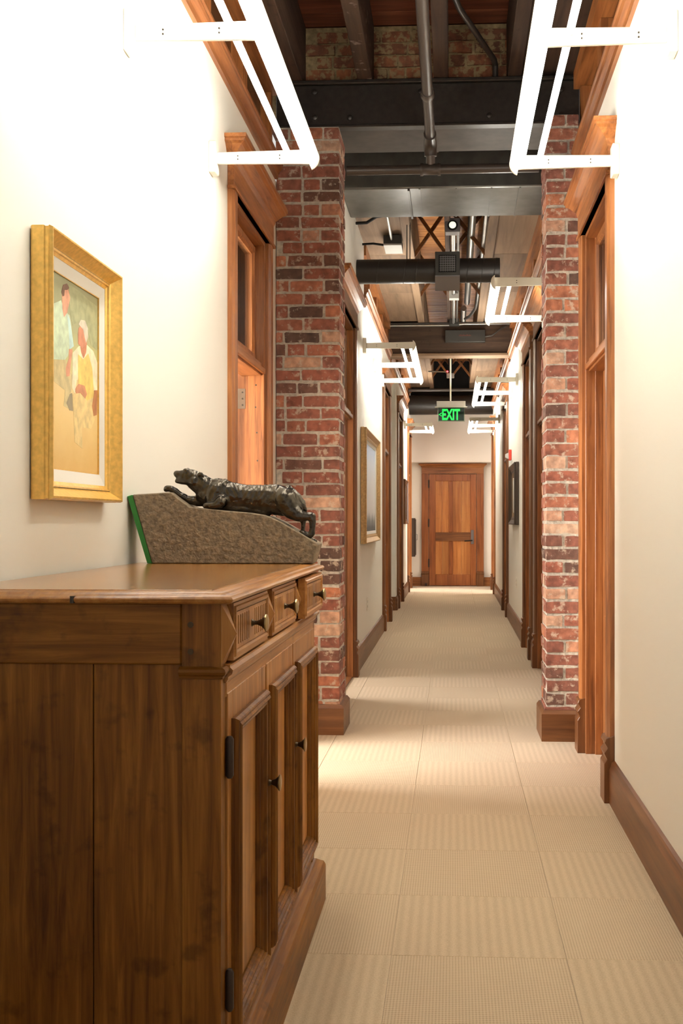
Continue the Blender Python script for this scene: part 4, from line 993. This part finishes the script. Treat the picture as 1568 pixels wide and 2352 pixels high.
def canvas_mat(name, stops, zr, nscale=9, namp=0.25, axis=2, stretch=(1, 1, 1)):
    m, n, l, b = nt(name)
    g = n.new('ShaderNodeNewGeometry'); sp = n.new('ShaderNodeSeparateXYZ'); l.new(g.outputs['Position'], sp.inputs[0])
    mr = n.new('ShaderNodeMapRange'); mr.inputs[1].default_value = zr[0]; mr.inputs[2].default_value = zr[1]; l.new(sp.outputs[axis], mr.inputs[0])
    t = n.new('ShaderNodeTexNoise'); t.inputs['Scale'].default_value = nscale; t.inputs['Detail'].default_value = 5
    mp = n.new('ShaderNodeMapping'); mp.inputs['Scale'].default_value = stretch; l.new(g.outputs['Position'], mp.inputs[0]); l.new(mp.outputs[0], t.inputs['Vector'])
    q = n.new('ShaderNodeMath'); q.operation = 'MULTIPLY_ADD'; q.inputs[1].default_value = namp * 2; l.new(t.outputs['Fac'], q.inputs[0])
    q2 = n.new('ShaderNodeMath'); q2.operation = 'SUBTRACT'; q2.inputs[1].default_value = namp; l.new(mr.outputs[0], q2.inputs[0]); l.new(q2.outputs[0], q.inputs[2])
    r = ramp(n, stops); l.new(q.outputs[0], r.inputs[0]); l.new(r.outputs[0], b.inputs['Base Color']); b.inputs['Roughness'].default_value = 0.5
    return m
M['canvas1'] = canvas_mat('portrait_canvas', [(0.0, (0.72, 0.47, 0.17)), (1.0, (0.30, 0.30, 0.16)), (0.25, (0.80, 0.58, 0.25)), (0.48, (0.78, 0.60, 0.30)), (0.62, (0.52, 0.50, 0.22)), (0.82, (0.36, 0.36, 0.19))], (1.40, 1.87), 14, 0.14)
root, cv, T1, box1, fr1 = picture('portrait_painting', XL, -1, 2.602, 3.168, 1.302, 1.976, 0.048, 0.058, 'gold', 'linen', 'canvas1', 'gold framed painting of two men above the sideboard', liner=0.034)
gi = MB(T1); gi.frame(box1[0] - 0.002, box1[1] + 0.002, box1[2] - 0.002, box1[3] + 0.002, [(0, 0.007), (0, 0.0125), (0.006, 0.012), (0.006, 0.007)]); gi.build('gilt_slip', 'gold', root)
gi = MB(T1); gi.frame(2.602, 3.168, 1.302, 1.976, [(0.0325, 0.020), (0.0325, 0.0287), (0.0345, 0.0287), (0.0345, 0.020)]); gi.build('dark_line', 'goldline', root)
def pp(a, b):   # crop pixel of the painting -> canvas plane
    return on_x(60 + a / 3.3615, 480 + b / 3.3615, XL + box1[4] + 0.0003)
def paint(name, pts, col, lift=0.0, par=None):
    k = name + '_%.2f%.2f' % (col[0], col[1])
    if k not in M: M[k] = plain('oil_' + k, col, 0.55, var=0.2, bscale=40)
    ys = [pp(a, b) for (a, b) in pts]
    y0, y1, z0, z1, _ = box1
    v = [(p.x + lift * 0.15, min(max(p.y, y0 + .006), y1 - .006), min(max(p.z, z0 + .006), z1 - .006)) for p in ys]
    me = bpy.data.meshes.new(name); n = len(v)
    me.from_pydata(v + [(x - 0.001, y, z) for (x, y, z) in v], [], [tuple(range(n)), tuple(range(2 * n - 1, n - 1, -1))] + [(i, (i + 1) % n, n + (i + 1) % n, n + i) for i in range(n)])
    bm = bmesh.new(); bm.from_mesh(me); bmesh.ops.recalc_face_normals(bm, faces=bm.faces); bmesh.ops.triangulate(bm, faces=bm.faces); bm.to_mesh(me); bm.free()
    me.materials.append(M[k]); o = bpy.data.objects.new(name, me); C.objects.link(o); o.parent = par or cv
    return o
paint('painted_foliage', [(330, 580), (420, 640), (480, 700), (560, 760), (560, 1100), (500, 1050), (470, 900), (410, 860), (360, 900), (340, 800)], (0.36, 0.37, 0.20))
paint('painted_shirt', [(190, 740), (270, 705), (300, 790), (335, 820), (352, 930), (365, 1060), (330, 1080), (325, 1130), (300, 1165), (190, 1160)], (0.55, 0.66, 0.47), 0.0004)
paint('painted_sleeve', [(315, 810), (338, 850), (368, 1060), (335, 1085), (330, 960)], (0.52, 0.70, 0.66), 0.0008)
paint('painted_trousers', [(215, 1165), (300, 1165), (330, 1250), (372, 1300), (345, 1420), (360, 1560), (290, 1520), (300, 1400), (215, 1330)], (0.58, 0.48, 0.25), 0.0004)
paint('painted_arm', [(330, 1080), (360, 1085), (345, 1190), (335, 1290), (310, 1295), (305, 1230), (330, 1150)], (0.62, 0.28, 0.17), 0.0008)
paint('painted_face', [(276, 650), (295, 610), (325, 620), (340, 690), (325, 760), (318, 800), (292, 835), (280, 770)], (0.66, 0.32, 0.20), 0.0008)
paint('painted_hair', [(272, 640), (285, 585), (315, 575), (333, 610), (318, 625), (298, 625), (294, 670), (280, 675)], (0.16, 0.075, 0.04), 0.0012)
paint('painted_shirt', [(360, 1110), (405, 1060), (470, 1050), (520, 1100), (550, 1190), (552, 1400), (520, 1400), (500, 1300), (390, 1320), (375, 1430), (355, 1380)], (0.84, 0.78, 0.55), 0.0008)
paint('painted_vest', [(400, 1120), (440, 1160), (480, 1115), (510, 1230), (525, 1450), (470, 1480), (400, 1360)], (0.78, 0.57, 0.16), 0.0012)
paint('painted_neck', [(415, 1040), (470, 1020), (462, 1110), (443, 1155), (425, 1110)], (0.52, 0.20, 0.10), 0.0014)
paint('painted_face', [(405, 920), (430, 890), (458, 905), (470, 960), (468, 1040), (432, 1075), (402, 1040), (400, 970)], (0.58, 0.24, 0.14), 0.0016)
paint('painted_hair', [(405, 890), (422, 855), (455, 862), (475, 920), (478, 990), (462, 1035), (450, 990), (440, 930), (418, 905)], (0.62, 0.56, 0.45), 0.002)
paint('painted_hand', [(378, 1390), (405, 1350), (450, 1365), (470, 1430), (455, 1465), (420, 1420), (385, 1425)], (0.58, 0.25, 0.13), 0.002)
paint('painted_trousers', [(360, 1430), (400, 1410), (470, 1470), (530, 1440), (540, 1600), (500, 1700), (470, 1690), (430, 1690), (435, 1850), (375, 1800)], (0.76, 0.58, 0.27), 0.0009)
paint('painted_arm', [(525, 1400), (552, 1400), (548, 1480), (545, 1590), (520, 1600), (508, 1520)], (0.45, 0.19, 0.08), 0.002)
paint('painted_shadow', [(335, 1430), (355, 1420), (362, 1560), (335, 1555), (310, 1500)], (0.30, 0.25, 0.16), 0.001)
link_parts(root, (XL, 2.885, 1.302))
M['canvas2'] = canvas_mat('landscape_canvas', [(0.0, (0.10, 0.11, 0.12)), (1.0, (0.46, 0.55, 0.72)), (0.09, (0.20, 0.22, 0.23)), (0.2, (0.72, 0.72, 0.72)), (0.6, (0.74, 0.75, 0.77)), (0.85, (0.60, 0.66, 0.76))], (1.17, 1.90), 2.2, 0.10, stretch=(1, 3.0, 0.35))
M['pinegold'] = plain('pale_gilt_frame', (0.52, 0.33, 0.14), 0.4, 0.4, var=0.2)
r2 = picture('landscape_painting', XF, -1, 9.26, 11.02, 1.045, 2.055, 0.075, 0.055, 'pinegold', 'linen', 'canvas2', 'long misty grey landscape painting in a pale gilt frame on the left wall', liner=0.03)[0]; link_parts(r2, (XF, 10.1, 1.045))
M['canvas3'] = canvas_mat('small_canvas', [(0.0, (0.2, 0.16, 0.1)), (1.0, (0.5, 0.5, 0.45))], (1.2, 1.9), 4, 0.2)
M['darkframe'] = plain('dark_brown_frame', (0.055, 0.034, 0.022), 0.45)
r3 = picture('framed_picture', XF, -1, 16.95, 18.1, 1.19, 1.90, 0.08, 0.05, 'darkZ', None, 'canvas3', 'small framed picture near the end of the left wall')[0]; link_parts(r3, (XF, 17.4, 1.19))
M['canvas4'] = canvas_mat('pale_print', [(0.0, (0.45, 0.42, 0.36)), (1.0, (0.75, 0.74, 0.70))], (1.2, 1.9), 5, 0.3)
r4 = picture('framed_picture', XR, 1, 11.75, 13.0, 1.20, 1.885, 0.09, 0.055, 'darkframe', 'goldline', 'canvas4', 'dark framed picture below the red fire alarm on the right wall', liner=0.05)[0]; link_parts(r4, (XR, 12.4, 1.2))

# ------------------------------------------------------------------ small wall things
root = E0('fire_alarm', 'red fire alarm with white strobe high on the right wall', 'fire alarm')
mb = MB(); mb.box(XR - 0.035, XR, 13.25, 13.37, 1.985, 2.115); mb.build('housing', 'red', root, 0.006)
mb = MB(); mb.loft([[(XR - 0.035, 13.27, 2.0), (XR - 0.035, 13.35, 2.0), (XR - 0.035, 13.35, 2.08), (XR - 0.035, 13.27, 2.08)], [(XR - 0.075, 13.29, 2.02), (XR - 0.075, 13.33, 2.02), (XR - 0.075, 13.33, 2.06), (XR - 0.075, 13.29, 2.06)]]); mb.build('strobe', 'grey', root)
link_parts(root, (XR, 13.31, 1.985))
def outlet(X, s, y, z, label):
    T = lambda u, yy, zz: (X - s * u, yy, zz); root = E0('wall_outlet', label, 'outlet')
    m = MB(T); m.box(0, 0.006, y - 0.037, y + 0.037, z - 0.06, z + 0.06); m.build('cover_plate', 'white', root, 0.002)
    for dz in (-0.022, 0.022):
        m = MB(T); m.box(0.006, 0.008, y - 0.014, y + 0.014, z + dz - 0.012, z + dz + 0.012); m.build('socket', 'grey', root, 0.001)
    link_parts(root, (X, y, z))
outlet(XF, -1, 9.97, 0.474, 'white outlet below the landscape painting on the left wall')
outlet(XR, 1, 12.2, 0.55, 'white outlet below the dark framed picture on the right wall')
root = E0('wall_cabinet', 'dark brown wall cabinet with pull handle left of the end door', 'cabinet')
mb = MB(); mb.box(XF, XF + 0.085, 20.14, 20.40, 0.57, 1.29); mb.build('body', 'darkframe', root, 0.004)
mb = MB(); mb.box(XF + 0.085, XF + 0.098, 20.13, 20.41, 0.60, 1.27); dd = mb.build('door', 'darkframe', root, 0.003)
mb = MB(); mb.tube([(XF + 0.098, 20.16, 0.88), (XF + 0.125, 20.16, 0.885), (XF + 0.125, 20.16, 0.985), (XF + 0.098, 20.16, 0.99)], 0.005, 8); mb.build('handle', 'reading', dd, smooth=True)
link_parts(root, (XF, 20.27, 0.57))
